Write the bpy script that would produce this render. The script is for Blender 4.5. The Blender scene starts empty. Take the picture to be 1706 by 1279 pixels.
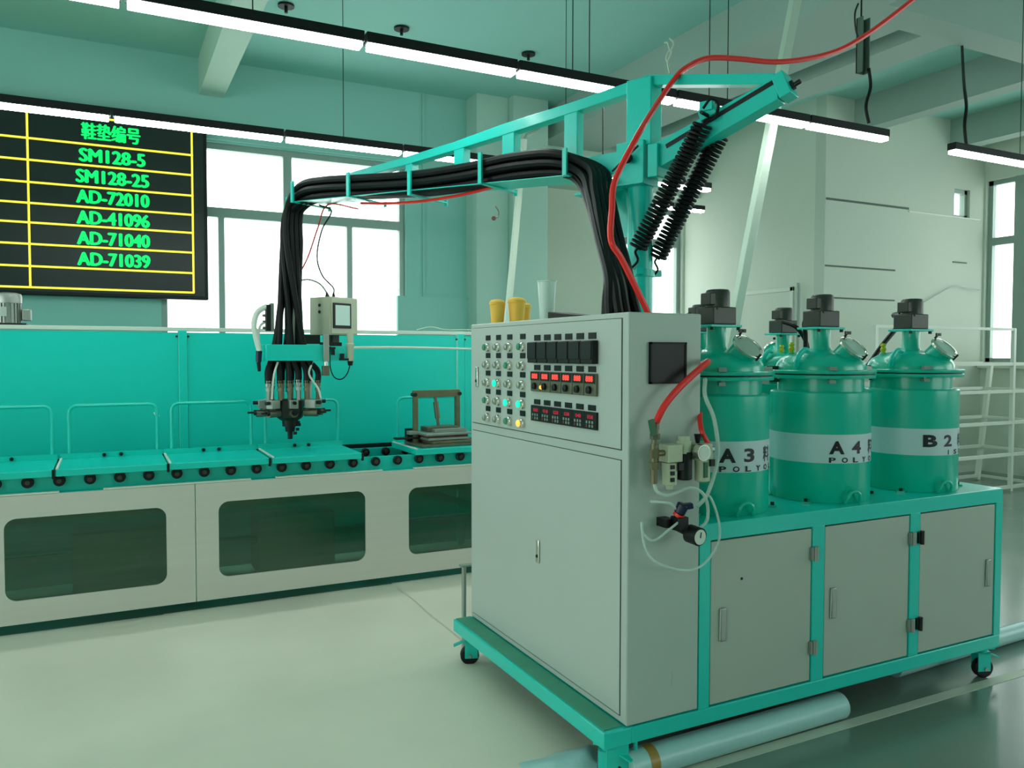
import bpy, bmesh, math, random
from math import sin, cos, pi, radians, sqrt
from mathutils import Vector, Matrix, noise
random.seed(7)
sc = bpy.context.scene
COL = sc.collection

# ------------------------------------------------------------------ camera
YAW, PITCH, ROLL, FPX = 0.468119, 0.0367935, 0.00124482, 1334.32
f_ = Vector((sin(YAW)*cos(PITCH), cos(YAW)*cos(PITCH), -sin(PITCH)))
r_ = Vector((cos(YAW), -sin(YAW), 0)); u_ = r_.cross(f_)
r2 = r_*cos(ROLL)+u_*sin(ROLL); u2 = -r_*sin(ROLL)+u_*cos(ROLL)
cam = bpy.data.objects.new('camera', bpy.data.cameras.new('camera'))
COL.objects.link(cam)
m = Matrix((r2, u2, -f_)).transposed().to_4x4(); m.translation = (0, 0, 1.55)
cam.matrix_world = m
cam.data.sensor_width = 36; cam.data.lens = FPX/1706*36; cam.data.clip_start = .05; cam.data.clip_end = 200
sc.camera = cam

# ------------------------------------------------------------------ world and exposure
TINT = (.92, 1, .98)                      # the room's cool greenish daylight
SKY_STRENGTH, LAMP_STRENGTH, EXPOSURE = 3.8, 22.5, 0.0
w = bpy.data.worlds.new('overcast_sky'); sc.world = w; w.use_nodes = True
bg = w.node_tree.nodes['Background']; bg.inputs[0].default_value = (*TINT, 1); bg.inputs[1].default_value = SKY_STRENGTH
sc.view_settings.view_transform = 'Standard'; sc.view_settings.look = 'None'
sc.view_settings.exposure = EXPOSURE; sc.view_settings.gamma = 1; sc.view_settings.use_curve_mapping = False
sc.cycles.max_bounces = 8; sc.cycles.diffuse_bounces = 5; sc.cycles.glossy_bounces = 4
sc.cycles.transmission_bounces = 6; sc.cycles.transparent_max_bounces = 12
sc.cycles.sample_clamp_indirect = 6; sc.cycles.caustics_reflective = False; sc.cycles.caustics_refractive = False

def portal(loc, rot, sx, sy):
    l = bpy.data.lights.new('window_portal', 'AREA'); l.shape = 'RECTANGLE'; l.size = sx; l.size_y = sy
    l.cycles.is_portal = True
    o = bpy.data.objects.new('window_portal', l); o.location = loc; o.rotation_euler = rot; COL.objects.link(o)

# ------------------------------------------------------------------ materials
def lin(c):
    return tuple(((v/255)/12.92 if v/255 <= .04045 else ((v/255+.055)/1.055)**2.4) for v in c)
def mat(name, rgb, rough=.5, metal=0., var=.06, scale=6., spec=.5, bump=0., bscale=60., coat=0., emit=None, es=0., rv=.1, stretch=None):
    mt = bpy.data.materials.new(name); mt.use_nodes = True
    nt = mt.node_tree; b = nt.nodes['Principled BSDF']
    b.inputs['Roughness'].default_value = rough; b.inputs['Metallic'].default_value = metal
    b.inputs['Specular IOR Level'].default_value = spec; b.inputs['Coat Weight'].default_value = coat
    b.inputs['Coat Roughness'].default_value = .12
    c = lin(rgb)
    tc = nt.nodes.new('ShaderNodeTexCoord'); n = nt.nodes.new('ShaderNodeTexNoise')
    n.inputs['Scale'].default_value = scale; n.inputs['Detail'].default_value = 4
    src = tc.outputs['Object']
    if stretch:
        mp = nt.nodes.new('ShaderNodeMapping'); mp.inputs['Scale'].default_value = stretch
        nt.links.new(src, mp.inputs[0]); src = mp.outputs[0]
    nt.links.new(src, n.inputs['Vector'])
    mx = nt.nodes.new('ShaderNodeMix'); mx.data_type = 'RGBA'
    mx.inputs[6].default_value = (*[v*(1-var) for v in c], 1); mx.inputs[7].default_value = (*[min(1, v*(1+var)) for v in c], 1)
    nt.links.new(n.outputs['Fac'], mx.inputs[0]); nt.links.new(mx.outputs[2], b.inputs['Base Color'])
    mr = nt.nodes.new('ShaderNodeMapRange'); mr.inputs['To Min'].default_value = max(.02, rough-rv*.5); mr.inputs['To Max'].default_value = min(1, rough+rv*.5)
    nt.links.new(n.outputs['Fac'], mr.inputs['Value']); nt.links.new(mr.outputs[0], b.inputs['Roughness'])
    if bump:
        n2 = nt.nodes.new('ShaderNodeTexNoise'); n2.inputs['Scale'].default_value = bscale; n2.inputs['Detail'].default_value = 3
        nt.links.new(src, n2.inputs['Vector'])
        bp = nt.nodes.new('ShaderNodeBump'); bp.inputs['Strength'].default_value = bump; bp.inputs['Distance'].default_value = .01
        nt.links.new(n2.outputs['Fac'], bp.inputs['Height']); nt.links.new(bp.outputs[0], b.inputs['Normal'])
    if emit:
        b.inputs['Emission Color'].default_value = (*emit, 1); b.inputs['Emission Strength'].default_value = es
    return mt
def glassy(name, rgb, gloss, rough=.03):
    mt = bpy.data.materials.new(name); mt.use_nodes = True
    nt = mt.node_tree; nt.nodes.remove(nt.nodes['Principled BSDF']); out = nt.nodes['Material Output']
    t = nt.nodes.new('ShaderNodeBsdfTransparent'); t.inputs[0].default_value = (*rgb, 1)
    g = nt.nodes.new('ShaderNodeBsdfGlossy'); g.inputs['Roughness'].default_value = rough
    tc = nt.nodes.new('ShaderNodeTexCoord'); n = nt.nodes.new('ShaderNodeTexNoise'); n.inputs['Scale'].default_value = 3
    mp = nt.nodes.new('ShaderNodeMapping'); mp.inputs['Scale'].default_value = (.4, 1, 9)
    nt.links.new(tc.outputs['Object'], mp.inputs[0]); nt.links.new(mp.outputs[0], n.inputs['Vector'])
    lw = nt.nodes.new('ShaderNodeLayerWeight'); lw.inputs[0].default_value = .5
    pw = nt.nodes.new('ShaderNodeMath'); pw.operation = 'POWER'; pw.inputs[1].default_value = 5
    fr = nt.nodes.new('ShaderNodeMath'); fr.operation = 'MULTIPLY_ADD'; fr.inputs[1].default_value = .9; fr.inputs[2].default_value = .04
    nt.links.new(lw.outputs['Facing'], pw.inputs[0]); nt.links.new(pw.outputs[0], fr.inputs[0])
    ma = nt.nodes.new('ShaderNodeMath'); ma.operation = 'MULTIPLY_ADD'; ma.inputs[1].default_value = gloss; ma.inputs[2].default_value = 0
    nt.links.new(n.outputs['Fac'], ma.inputs[0])
    ad = nt.nodes.new('ShaderNodeMath'); ad.operation = 'ADD'; ad.use_clamp = True
    nt.links.new(fr.outputs[0], ad.inputs[0]); nt.links.new(ma.outputs[0], ad.inputs[1])
    mx = nt.nodes.new('ShaderNodeMixShader')
    nt.links.new(ad.outputs[0], mx.inputs[0]); nt.links.new(t.outputs[0], mx.inputs[1]); nt.links.new(g.outputs[0], mx.inputs[2])
    nt.links.new(mx.outputs[0], out.inputs[0]); return mt
def glow(name, rgb, s):
    mt = bpy.data.materials.new(name); mt.use_nodes = True
    nt = mt.node_tree; b = nt.nodes['Principled BSDF']; b.inputs['Base Color'].default_value = (*rgb, 1)
    b.inputs['Emission Color'].default_value = (*rgb, 1); b.inputs['Emission Strength'].default_value = s
    return mt
def milky(name, rgb, f, rough=.25):
    mt = mat(name, rgb, rough); nt = mt.node_tree; b = nt.nodes['Principled BSDF']; out = nt.nodes['Material Output']
    t = nt.nodes.new('ShaderNodeBsdfTransparent'); mx = nt.nodes.new('ShaderNodeMixShader'); mx.inputs[0].default_value = f
    nt.links.new(t.outputs[0], mx.inputs[1]); nt.links.new(b.outputs[0], mx.inputs[2]); nt.links.new(mx.outputs[0], out.inputs[0]); return mt
M = dict(
 teal=mat('teal_paint', (8, 208, 194), .34, var=.04, scale=3, coat=.25),
 tank=mat('teal_tank_paint', (4, 194, 168), .3, var=.05, scale=3, coat=.3),
 guard=mat('teal_panel', (2, 216, 200), .42, var=.03, scale=2),
 teald=mat('worn_teal_top', (62, 150, 122), .5, var=.25, scale=9),
 grey=mat('grey_powder_coat', (188, 196, 189), .42, var=.03, scale=3, bump=.05, bscale=250),
 door=mat('beige_grey_door', (186, 190, 178), .45, var=.03, scale=3),
 steel=mat('satin_steel_panel', (218, 212, 204), .36, .2, var=.06, scale=2, stretch=(.6, 1, 14)),
 wallb=mat('pale_teal_wall', (148, 200, 190), .8, var=.04, scale=1.2, bump=.04, bscale=40),
 wallf=mat('off_white_wall_dimmed', (198, 208, 194), .75, var=.04, scale=1.2),  # off-white wall colour darkened to offset the front window's light on it
 pier=mat('pier_paint', (176, 206, 194), .8, var=.04, scale=1.2),
 wallr=mat('off_white_wall', (214, 222, 208), .75, var=.04, scale=1.2, bump=.04, bscale=40),
 ceil=mat('painted_ceiling', (152, 206, 196), .85, var=.05, scale=1, bump=.04, bscale=30),
 rbeam=mat('dimmed_beam_paint', (158, 178, 170), .85, var=.05, scale=2),  # beam colour lowered for the right-hand beams, which came out too bright
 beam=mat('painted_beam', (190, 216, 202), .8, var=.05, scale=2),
 frame=mat('window_frame_alu', (150, 168, 160), .45, .3, var=.04),
 floor=mat('dark_green_epoxy', (120, 138, 128), .2, var=.12, scale=1.5, spec=.6, rv=.12),
 line=mat('floor_line_paint', (205, 205, 188), .5, var=.1, scale=14),
 sheet=mat('dusty_floor_sheet', (228, 222, 204), .36, var=.16, scale=1.3, bump=.25, bscale=3, rv=.25),
 film=mat('pale_blue_film', (176, 214, 214), .3, var=.06, scale=8, bump=.2, bscale=25),
 black=mat('black_plastic', (17, 19, 18), .45, var=.15, spec=.35),
 rubber=mat('black_rubber_hose', (9, 11, 11), .5, var=.2, scale=10, spec=.3),
 dark=mat('dark_iron', (48, 50, 46), .45, .6, var=.2, scale=15),
 motor=mat('dark_motor_shell', (62, 62, 56), .38, .2, var=.1, scale=10),
 chrome=mat('polished_steel', (232, 226, 218), .24, .9, var=.03),
 alu=mat('cast_aluminium', (168, 172, 164), .38, .6, var=.08, scale=20),
 tool=mat('worn_tool_steel', (120, 116, 98), .4, .6, var=.35, scale=22),
 bronze=mat('stained_frame_steel', (128, 118, 90), .4, .5, var=.3, scale=18),
 beige=mat('beige_plastic', (196, 198, 172), .4, var=.04),
 red=mat('red_air_hose', (255, 44, 38), .35, var=.03),
 yellow=mat('yellow_valve', (214, 200, 20), .4, var=.05),
 orange=mat('orange_paper_cup', (255, 196, 84), .55, var=.04, spec=.3),
 green=mat('green_handle', (20, 96, 62), .4, var=.05),
 blue=mat('blue_fitting', (12, 24, 58), .35, var=.05),
 white=mat('white_paint', (222, 228, 216), .45, var=.03),
 label=mat('pale_label_band', (204, 220, 224), .4, var=.02),
 ink=mat('black_ink', (24, 24, 26), .5, var=.05),
 tape=mat('brown_tape', (170, 130, 60), .35, var=.1),
 groove=mat('wall_groove_dark', (92, 108, 98), .8, var=.1),
 wood=mat('mould_red_brown', (120, 60, 52), .5, var=.2, scale=20),
 pipe=mat('white_trunking', (192, 206, 190), .5, var=.05, scale=4),
 clear=milky('clear_tube', (226, 240, 232), .55),
 cupclear=milky('clear_cup', (222, 238, 230), .6),
 pane=glassy('window_glass', (.97, .99, .98), .02),
 smoke=glassy('smoked_acrylic', (.36, .60, .48), .09, .16),
 led=glow('lamp_diffuser', TINT, LAMP_STRENGTH),
 scr_y=glow('screen_yellow', (1, .78, .06), 1.0),
 scr_g=glow('screen_green', (0, .72, .14), 1.0),
 scr=mat('screen_black', (24, 34, 32), .35, var=.1, scale=40),
 lit_g=glow('lit_green', (0, .9, .42), 1.3),
 lit_o=glow('lit_orange', (1, .42, .06), 1.5),
 lit_r=glow('lit_red_digits', (1, .06, .04), 1.3),
 lit_r2=glow('dim_red_digits', (.5, .01, .03), .7),
 lcd=glow('panel_screen', (.33, .47, .42), .5),
)

# ------------------------------------------------------------------ mesh builder
class MB:
    def __init__(s): s.v = []; s.f = []
    def add(s, vs, fs):
        o = len(s.v); s.v += [Vector(v) for v in vs]; s.f += [tuple(i+o for i in f) for f in fs]; return s
    def box(s, x0, x1, y0, y1, z0, z1):
        return s.add([(x0,y0,z0),(x1,y0,z0),(x1,y1,z0),(x0,y1,z0),(x0,y0,z1),(x1,y0,z1),(x1,y1,z1),(x0,y1,z1)],
                     [(0,3,2,1),(4,5,6,7),(0,1,5,4),(1,2,6,5),(2,3,7,6),(3,0,4,7)])
    def bar(s, a, b, w, h, up=(0,0,1)):      # square bar from a to b, width w (sideways) and height h
        a = Vector(a); b = Vector(b); d = (b-a).normalized(); up = Vector(up)
        if abs(d.dot(up)) > .98: up = Vector((1,0,0))
        sd = d.cross(up).normalized()*w/2; uu = sd.cross(d).normalized()*h/2
        return s.add([a-sd-uu, a+sd-uu, a+sd+uu, a-sd+uu, b-sd-uu, b+sd-uu, b+sd+uu, b-sd+uu],
                     [(0,3,2,1),(4,5,6,7),(0,1,5,4),(1,2,6,5),(2,3,7,6),(3,0,4,7)])
    def ring(s, c, ax, r, n, ref=None):
        ax = Vector(ax).normalized(); t = Vector(ref) if ref else (Vector((0,0,1)) if abs(ax.z) < .9 else Vector((1,0,0)))
        a = ax.cross(t).normalized(); b = ax.cross(a)
        return [Vector(c)+a*(r*cos(2*pi*i/n))+b*(r*sin(2*pi*i/n)) for i in range(n)]
    def loft(s, rings, caps=True):
        n = len(rings[0]); vs = [v for r in rings for v in r]; fs = []
        for k in range(len(rings)-1):
            for i in range(n):
                j = (i+1) % n; fs.append((k*n+i, (k+1)*n+i, (k+1)*n+j, k*n+j))
        if caps: fs.append(tuple(range(n))); fs.append(tuple(reversed(range((len(rings)-1)*n, len(rings)*n))))
        return s.add(vs, fs)
    def cyl(s, a, b, r0, r1=None, n=16):
        a = Vector(a); b = Vector(b); r1 = r0 if r1 is None else r1
        return s.loft([s.ring(a, b-a, r0, n), s.ring(b, b-a, r1, n)])
    def lathe(s, c, prof, ax=(0,0,1), n=24, caps=True):   # prof: (r, h)
        c = Vector(c); ax = Vector(ax).normalized()
        return s.loft([s.ring(c+ax*h, ax, max(r, 1e-4), n) for r, h in prof], caps)
    def tube(s, pts, r, n=8, closed=False):
        pts = [Vector(p) for p in pts]; rings = []; prev = None; k = len(pts)
        for i, p in enumerate(pts):
            if closed: d = (pts[(i+1) % k]-pts[i-1]).normalized()
            else: d = (pts[min(i+1, k-1)]-pts[max(i-1, 0)]).normalized()
            if prev is None: t = Vector((0,0,1)) if abs(d.z) < .9 else Vector((1,0,0)); a = d.cross(t).normalized()
            else: a = (prev-d*prev.dot(d)).normalized()
            prev = a; b = d.cross(a)
            rings.append([p+a*(r*cos(2*pi*j/n))+b*(r*sin(2*pi*j/n)) for j in range(n)])
        if closed: rings.append(rings[0]); return s.loft(rings, False)
        return s.loft(rings)
    def prism(s, poly, a, b):              # poly: 3D points of one face, extruded from offset a to offset b (vectors)
        n = len(poly); A = [Vector(p)+Vector(a) for p in poly]; B = [Vector(p)+Vector(b) for p in poly]
        return s.add(A+B, [tuple(range(n)), tuple(reversed(range(n, 2*n)))]+[(i, n+i, n+(i+1) % n, (i+1) % n) for i in range(n)])
    def xf(s, mtx): s.v = [mtx @ v for v in s.v]; return s
def smooth(pts, k=8):                      # Catmull-Rom
    P = [Vector(p) for p in pts]; P = [P[0]*2-P[1]]+P+[P[-1]*2-P[-2]]; out = []
    for i in range(1, len(P)-2):
        for j in range(k):
            t = j/k; a, b, c, d = P[i-1:i+3]
            out.append(.5*((2*b)+(c-a)*t+(2*a-5*b+4*c-d)*t*t+(3*b-a-3*c+d)*t**3))
    return out+[P[-2]]
ORG = {}
def obj(name, mb, mt, parent=None, bev=0., label=None, flat=False):
    org = ORG.get(parent.name, Vector()) if parent else Vector()
    me = bpy.data.meshes.new(name); me.from_pydata([v-org for v in mb.v], [], mb.f); me.update()
    bm = bmesh.new(); bm.from_mesh(me); bmesh.ops.recalc_face_normals(bm, faces=bm.faces); bm.to_mesh(me); bm.free()
    me.materials.append(M[mt])
    if not flat:
        for p in me.polygons: p.use_smooth = True
        me.set_sharp_from_angle(angle=radians(38))
    o = bpy.data.objects.new(name, me); COL.objects.link(o)
    if parent: o.parent = parent
    ORG[o.name] = org
    if bev:
        b = o.modifiers.new('bevel', 'BEVEL'); b.width = bev; b.segments = 2; b.limit_method = 'ANGLE'; b.angle_limit = radians(50)
    if label: o['label'] = label
    return o
def tag(o, label, cat, group=None, kind=None):
    if label: o['label'] = label
    if cat: o['category'] = cat
    if group: o['group'] = group
    if kind: o['kind'] = kind
    return o
def thing(name, label, cat, loc=(0,0,0), group=None, local=False, rz=0.):
    o = bpy.data.objects.new(name, None); COL.objects.link(o); o.empty_display_size = .1
    o.location = loc; o.rotation_euler = (0, 0, rz); ORG[o.name] = Vector() if local else Vector(loc)
    return tag(o, label, cat, group)
def struct(name, mb, mt, parent=None, bev=0.):
    o = obj(name, mb, mt, parent, bev)
    if not parent: o['kind'] = 'structure'
    return o
def copy_tree(o, parent=None):
    c = o.copy(); COL.objects.link(c); ORG[c.name] = ORG.get(o.name, Vector())
    if parent: c.parent = parent
    for ch in list(o.children): copy_tree(ch, c)
    return c
def inst(src, dx, dy, dz, parent=None):
    c = src.copy(); COL.objects.link(c); c.parent = parent or src.parent
    c.location = Vector(src.location)+Vector((dx, dy, dz)); ORG[c.name] = ORG.get(src.name, Vector())
    for ch in list(src.children):
        d = ch.copy(); COL.objects.link(d); d.parent = c; ORG[d.name] = ORG.get(ch.name, Vector())
    return c
def text_mb(s, size, bold=0., sx=1.):
    c = bpy.data.curves.new('txt', 'FONT'); c.body = s; c.size = size; c.align_x = 'CENTER'; c.align_y = 'CENTER'
    c.offset = bold; c.resolution_u = 3
    o = bpy.data.objects.new('txt', c); COL.objects.link(o)
    dg = bpy.context.evaluated_depsgraph_get(); me = bpy.data.meshes.new_from_object(o.evaluated_get(dg))
    mb = MB(); mb.v = [Vector((v.co.x*sx, v.co.y, 0)) for v in me.vertices]; mb.f = [tuple(p.vertices) for p in me.polygons]
    bpy.data.objects.remove(o); bpy.data.curves.remove(c); bpy.data.meshes.remove(me)
    return mb
def fit(mb, w, h):                          # scale a flat glyph mesh to width w and height h, centred
    xs = [v.x for v in mb.v]; ys = [v.y for v in mb.v]
    cx, cy = (max(xs)+min(xs))/2, (max(ys)+min(ys))/2; kx = w/(max(xs)-min(xs)); ky = h/(max(ys)-min(ys))
    mb.v = [Vector(((v.x-cx)*kx, (v.y-cy)*ky, 0)) for v in mb.v]; return mb

# ================================================================== THE ROOM
ZC, YB, YR, XL, XR, YF = 4.57, 8.85, 9.3, -5.0, 10.45, -4.0
struct('floor', MB().box(XL, XR+.2, YF, 6.9, -.1, 0).box(XL, 7.65, 6.9, 9.5, -.1, 0), 'floor')
struct('ceiling', MB().box(XL, XR+.2, YF, 6.9, ZC, ZC+.15).box(XL, 7.65, 6.9, 9.5, ZC, ZC+.15), 'ceil')
def wall_y(name, y, x0, x1, holes, mt, t=.2):          # wall facing -y with rectangular holes (hx0, hx1, z0, z1)
    b = MB(); xs = x0
    for hx0, hx1, z0, z1 in sorted(holes):
        if hx0 > xs: b.box(xs, hx0, y, y+t, 0, ZC)
        b.box(hx0, hx1, y, y+t, 0, z0).box(hx0, hx1, y, y+t, z1, ZC); xs = hx1
    if xs < x1: b.box(xs, x1, y, y+t, 0, ZC)
    return struct(name, b, mt)
def wall_x(name, x, y0, y1, holes, mt, t=.2):
    b = MB(); ys = y0
    for h0, h1, z0, z1 in sorted(holes):
        if h0 > ys: b.box(x, x+t, ys, h0, 0, ZC)
        b.box(x, x+t, h0, h1, 0, z0).box(x, x+t, h0, h1, z1, ZC); ys = h1
    if ys < y1: b.box(x, x+t, ys, y1, 0, ZC)
    return struct(name, b, mt)
wall_y('wall_back', YB, XL, 4.3, [(-4.4, -1.2, 1.0, 3.72), (.5, 3.1, 1.0, 3.74)], 'wallb')
wall_y('wall_back_recess', YR, 4.5, 7.5, [(6.15, 7.46, 1.0, 3.62)], 'wallr')
struct('wall_back_return', MB().box(4.3, 4.5, YB, YR+.2, 0, ZC), 'wallb')
wall_x('wall_inner', 7.5, 6.76, YR+.2, [], 'wallr', .15)
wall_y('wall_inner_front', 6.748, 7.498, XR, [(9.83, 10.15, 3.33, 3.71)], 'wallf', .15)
wall_x('wall_right', XR, YF, 6.75, [(3.4, 6.72, 1.45, 3.85), (-2.5, 1.6, 1.2, 3.85)], 'wallr')
wall_x('wall_left', XL-.2, YF, 9.5, [(-2.8, .8, .9, 3.6), (2.0, 6.6, .9, 3.6)], 'wallb')
wall_y('wall_front', YF-.2, XL, XR, [(4.6, 9.6, .9, 3.3)], 'wallb')

n_tr = [0]
def trim(mb, mt, bev=0.):
    n_tr[0] += 1; return struct('trim_%d' % n_tr[0], mb, mt, None, bev)
def window(name, axis, plane, a0, a1, z0, z1, vert, trans, depth=.07, fw=.06, vlow=None):
    """framed window in an opening: verticals above/below the transom, glass panes"""
    def bx(b, p0, p1, q0, q1, d0=0, d1=depth):
        return b.box(p0, p1, plane+d0, plane+d1, q0, q1) if axis == 'y' else b.box(plane+d0, plane+d1, p0, p1, q0, q1)
    fr = MB(); bx(fr, a0, a0+fw, z0, z1); bx(fr, a1-fw, a1, z0, z1); bx(fr, a0, a1, z0, z0+fw); bx(fr, a0, a1, z1-fw, z1)
    o = struct(name, fr, 'frame')
    zt = trans if trans else z1
    if trans:
        obj('transom', bx(MB(), a0+fw, a1-fw, trans-.05, trans+.05), 'frame', o)
    top, low = vert, (vlow if vlow is not None else vert)
    if trans:
        for v in top: obj('mullion', bx(MB(), v-.045, v+.045, trans+.05, z1-fw), 'frame', o)
        ed = [a0+fw]+list(top)+[a1-fw]
        for i in range(len(ed)-1): obj('pane', bx(MB(), ed[i], ed[i+1], trans+.05, z1-fw, depth*.45, depth*.55), 'pane', o)
    for v in low: obj('mullion', bx(MB(), v-.03, v+.03, z0+fw, zt-.05), 'frame', o)
    ed = [a0+fw]+list(low)+[a1-fw]
    for i in range(len(ed)-1): obj('pane', bx(MB(), ed[i], ed[i+1], z0+fw, zt-(.05 if trans else fw), depth*.45, depth*.55), 'pane', o)
    return o
window('window_1', 'y', YB+.05, .5, 3.1, 1.0, 3.74, [1.775], 3.03, vlow=[1.09, 2.455])
window('added_window_2', 'y', YB+.05, -4.4, -1.2, 1.0, 3.72, [-2.8], 3.03, vlow=[-3.5, -2.1])  # out-of-view window added to let in more light
window('window_3', 'y', YR+.05, 6.15, 7.46, 1.0, 3.62, [], 3.15, vlow=[6.7])
window('window_4', 'x', XR+.05, 3.4, 6.72, 1.45, 3.85, [4.3, 5.3], 3.05, vlow=[4.2, 5.3])
trim(MB().box(XR+.02, XR+.14, 6.14, 6.36, 1.45, 3.85), 'frame')
window('window_5', 'y', 6.79, 9.83, 10.15, 3.33, 3.71, [], None, fw=.05)
window('window_6', 'x', XR+.05, -2.5, 1.6, 1.2, 3.85, [-.5], 3.05)
window('added_window_7', 'x', XL-.15, 2.0, 6.6, .9, 3.6, [3.5, 5.0], 3.0)  # made-up left-wall window, out of view, lighting the cabinet front
window('added_window_8', 'x', XL-.15, -2.8, .8, .9, 3.6, [-1.0], 3.0)  # second unseen left-wall window, added for the same side light
window('added_window_9', 'y', YF-.15, 4.6, 9.6, .9, 3.3, [6.2, 7.9], 2.7)  # invented window behind the camera, sized and placed to light the machine doors
portal((1.8, YB+.15, 2.37), (radians(-90), 0, 0), 2.6, 2.74)
portal((-2.8, YB+.15, 2.36), (radians(-90), 0, 0), 3.2, 2.72)
portal((6.8, YR+.15, 2.31), (radians(-90), 0, 0), 1.3, 2.6)
portal((XR+.15, 5.06, 2.65), (0, radians(90), 0), 2.4, 3.32)
portal((XR+.15, -.45, 2.52), (0, radians(90), 0), 2.65, 4.1)
portal((XL-.25, 4.3, 2.25), (0, radians(-90), 0), 2.7, 4.6)
portal((XL-.25, -1.0, 2.25), (0, radians(-90), 0), 2.7, 3.6)
portal((7.1, YF-.25, 2.1), (radians(90), 0, 0), 5.0, 2.4)

# beams
ZB = 4.2
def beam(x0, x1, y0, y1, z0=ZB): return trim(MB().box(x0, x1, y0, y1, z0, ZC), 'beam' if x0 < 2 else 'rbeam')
beam(.88, 1.12, YF, YB); beam(-3.2, -2.9, YF, YB)
beam(4.89, 5.32, YF, 4.22); beam(4.89, 5.81, 4.5, YR)
beam(6.09, 6.48, 4.5, YR); beam(7.96, 8.17, 4.5, 6.75); beam(9.72, 9.94, 4.5, 6.75)
beam(4.89, XR, 4.22, 4.5)
trim(MB().box(4.5, 7.5, YR-.35, YR, 3.75, ZC), 'beam')
# wall piers and ledges beside the back window
trim(MB().box(3.86, 4.27, YB-.3, YB, 0, ZC), 'pier'); trim(MB().box(4.275, 4.74, YB-.42, YB, 0, ZC), 'pier')
trim(MB().box(2.98, 3.86, YB-.06, YB, 0, 2.22), 'wallb')
trim(MB().box(.4, 3.3, YB-.035, YB, 3.76, 3.82).box(.4, 3.3, YB-.05, YB, 3.86, 3.93), 'wallb')
trim(MB().box(3.3, 3.325, YB-.02, YB, 0, ZC), 'wallb')
# joints and sockets on the inner wall
trim(MB().box(7.51, 8.95, 6.742, 6.75, 3.36, 3.385), 'groove')
trim(MB().box(7.51, 8.72, 6.742, 6.75, 2.585, 2.605), 'groove')
trim(MB().box(7.55, 8.72, 6.742, 6.75, 2.215, 2.232), 'groove')
trim(MB().box(8.95, 10.35, 6.735, 6.75, 3.33, 3.345), 'white')
trim(MB().box(9.82, 10.1, 6.738, 6.75, 2.75, 2.765), 'groove')
trim(MB().box(7.42, 7.5, 6.75, 9.3, 0, .1), 'white')
struct('baseboard_right', MB().box(7.65, XR, 6.72, 6.75, 0, .09), 'white')
trim(MB().box(XR-.12, XR, -2, 6.72, 1.38, 1.45), 'wallr')
# flush service door in the inner wall
d = struct('door_1', MB().box(7.485, 7.5, 7.25, 8.12, .1, 2.33), 'wallr', None, .004)
obj('door_frame', MB().box(7.475, 7.5, 7.2, 7.25, 0, 2.38).box(7.475, 7.5, 8.12, 8.17, 0, 2.38).box(7.475, 7.5, 7.2, 8.17, 2.33, 2.38), 'white', d, .003)
obj('hinge', MB().cyl((7.478, 8.13, 2.02), (7.478, 8.13, 2.2), .014), 'dark', d)
trim(MB().box(1.4, XR, 2.29, 2.345, 0, .0015), 'line')
tag(obj('wall_conduit', MB().cyl((7.47, 7.12, .1), (7.47, 7.12, 2.42), .013, n=8), 'frame'), 'thin grey vertical conduit beside the flush door on the white inner wall', 'conduit')
# drooping wire on the inner wall, left of the right window
wp = smooth([(8.9, 6.72, 2.16), (9.15, 6.72, 2.19), (9.5, 6.72, 2.33), (9.8, 6.72, 2.44), (10.1, 6.72, 2.42), (10.35, 6.72, 2.41)])
tag(obj('wall_cable', MB().tube(wp, .006, 5), 'frame'), 'thin sagging cable along the white wall left of the right window', 'cable')
# ceiling anchors
for (x, y), lb in zip(((1.43, 7.17), (2.48, 7.18), (3.82, 7.2)), ('small dark ceiling anchor nearest the left beam, above the upper lamp row', 'small dark ceiling anchor in the middle of the three, above the second lamp', 'small dark ceiling anchor rightmost of the three, above the wall pier')):
    t = thing('ceiling_anchor', lb, 'anchor', (x, y, ZC), 'dark ceiling anchors')
    obj('plate', MB().cyl((x, y, ZC-.02), (x, y, ZC), .07, n=14), 'black', t); obj('stem', MB().cyl((x, y, ZC-.07), (x, y, ZC-.018), .015, n=8), 'black', t)

# floor sheets
def sheet(name, x0, x1, y0, y1, z, seed, label):
    nx, ny = int((x1-x0)/.08), int((y1-y0)/.08); b = MB(); vs = []; fs = []
    for j in range(ny+1):
        for i in range(nx+1):
            x = x0+(x1-x0)*i/nx; y = y0+(y1-y0)*j/ny
            e = min(x-x0, x1-x, .3)/.3
            h = abs(noise.noise(Vector((x*1.3+seed, y*.8, seed))))*.006*e
            vs.append((x+.012*noise.noise(Vector((y*2, seed, 0))), y, z+h))
    for j in range(ny):
        for i in range(nx): a = j*(nx+1)+i; fs.append((a, a+1, a+nx+2, a+nx+1))
    return tag(obj(name, b.add(vs, fs), 'sheet'), label, 'floor sheet', 'dusty sheets on the floor')
sheet('floor_sheet', -4.8, .32, -3.5, 5.14, .002, 3, 'dusty cream protective sheet on the floor at the far left')
sheet('floor_sheet', .27, 1.72, -3.5, 5.14, .005, 9, 'dusty cream protective sheet running from the conveyor to under the grey cabinet')
sheet('floor_sheet', 1.69, 3.6, 3.78, 5.14, .009, 5, 'dusty cream protective sheet between the conveyor and the back of the machine')

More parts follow.
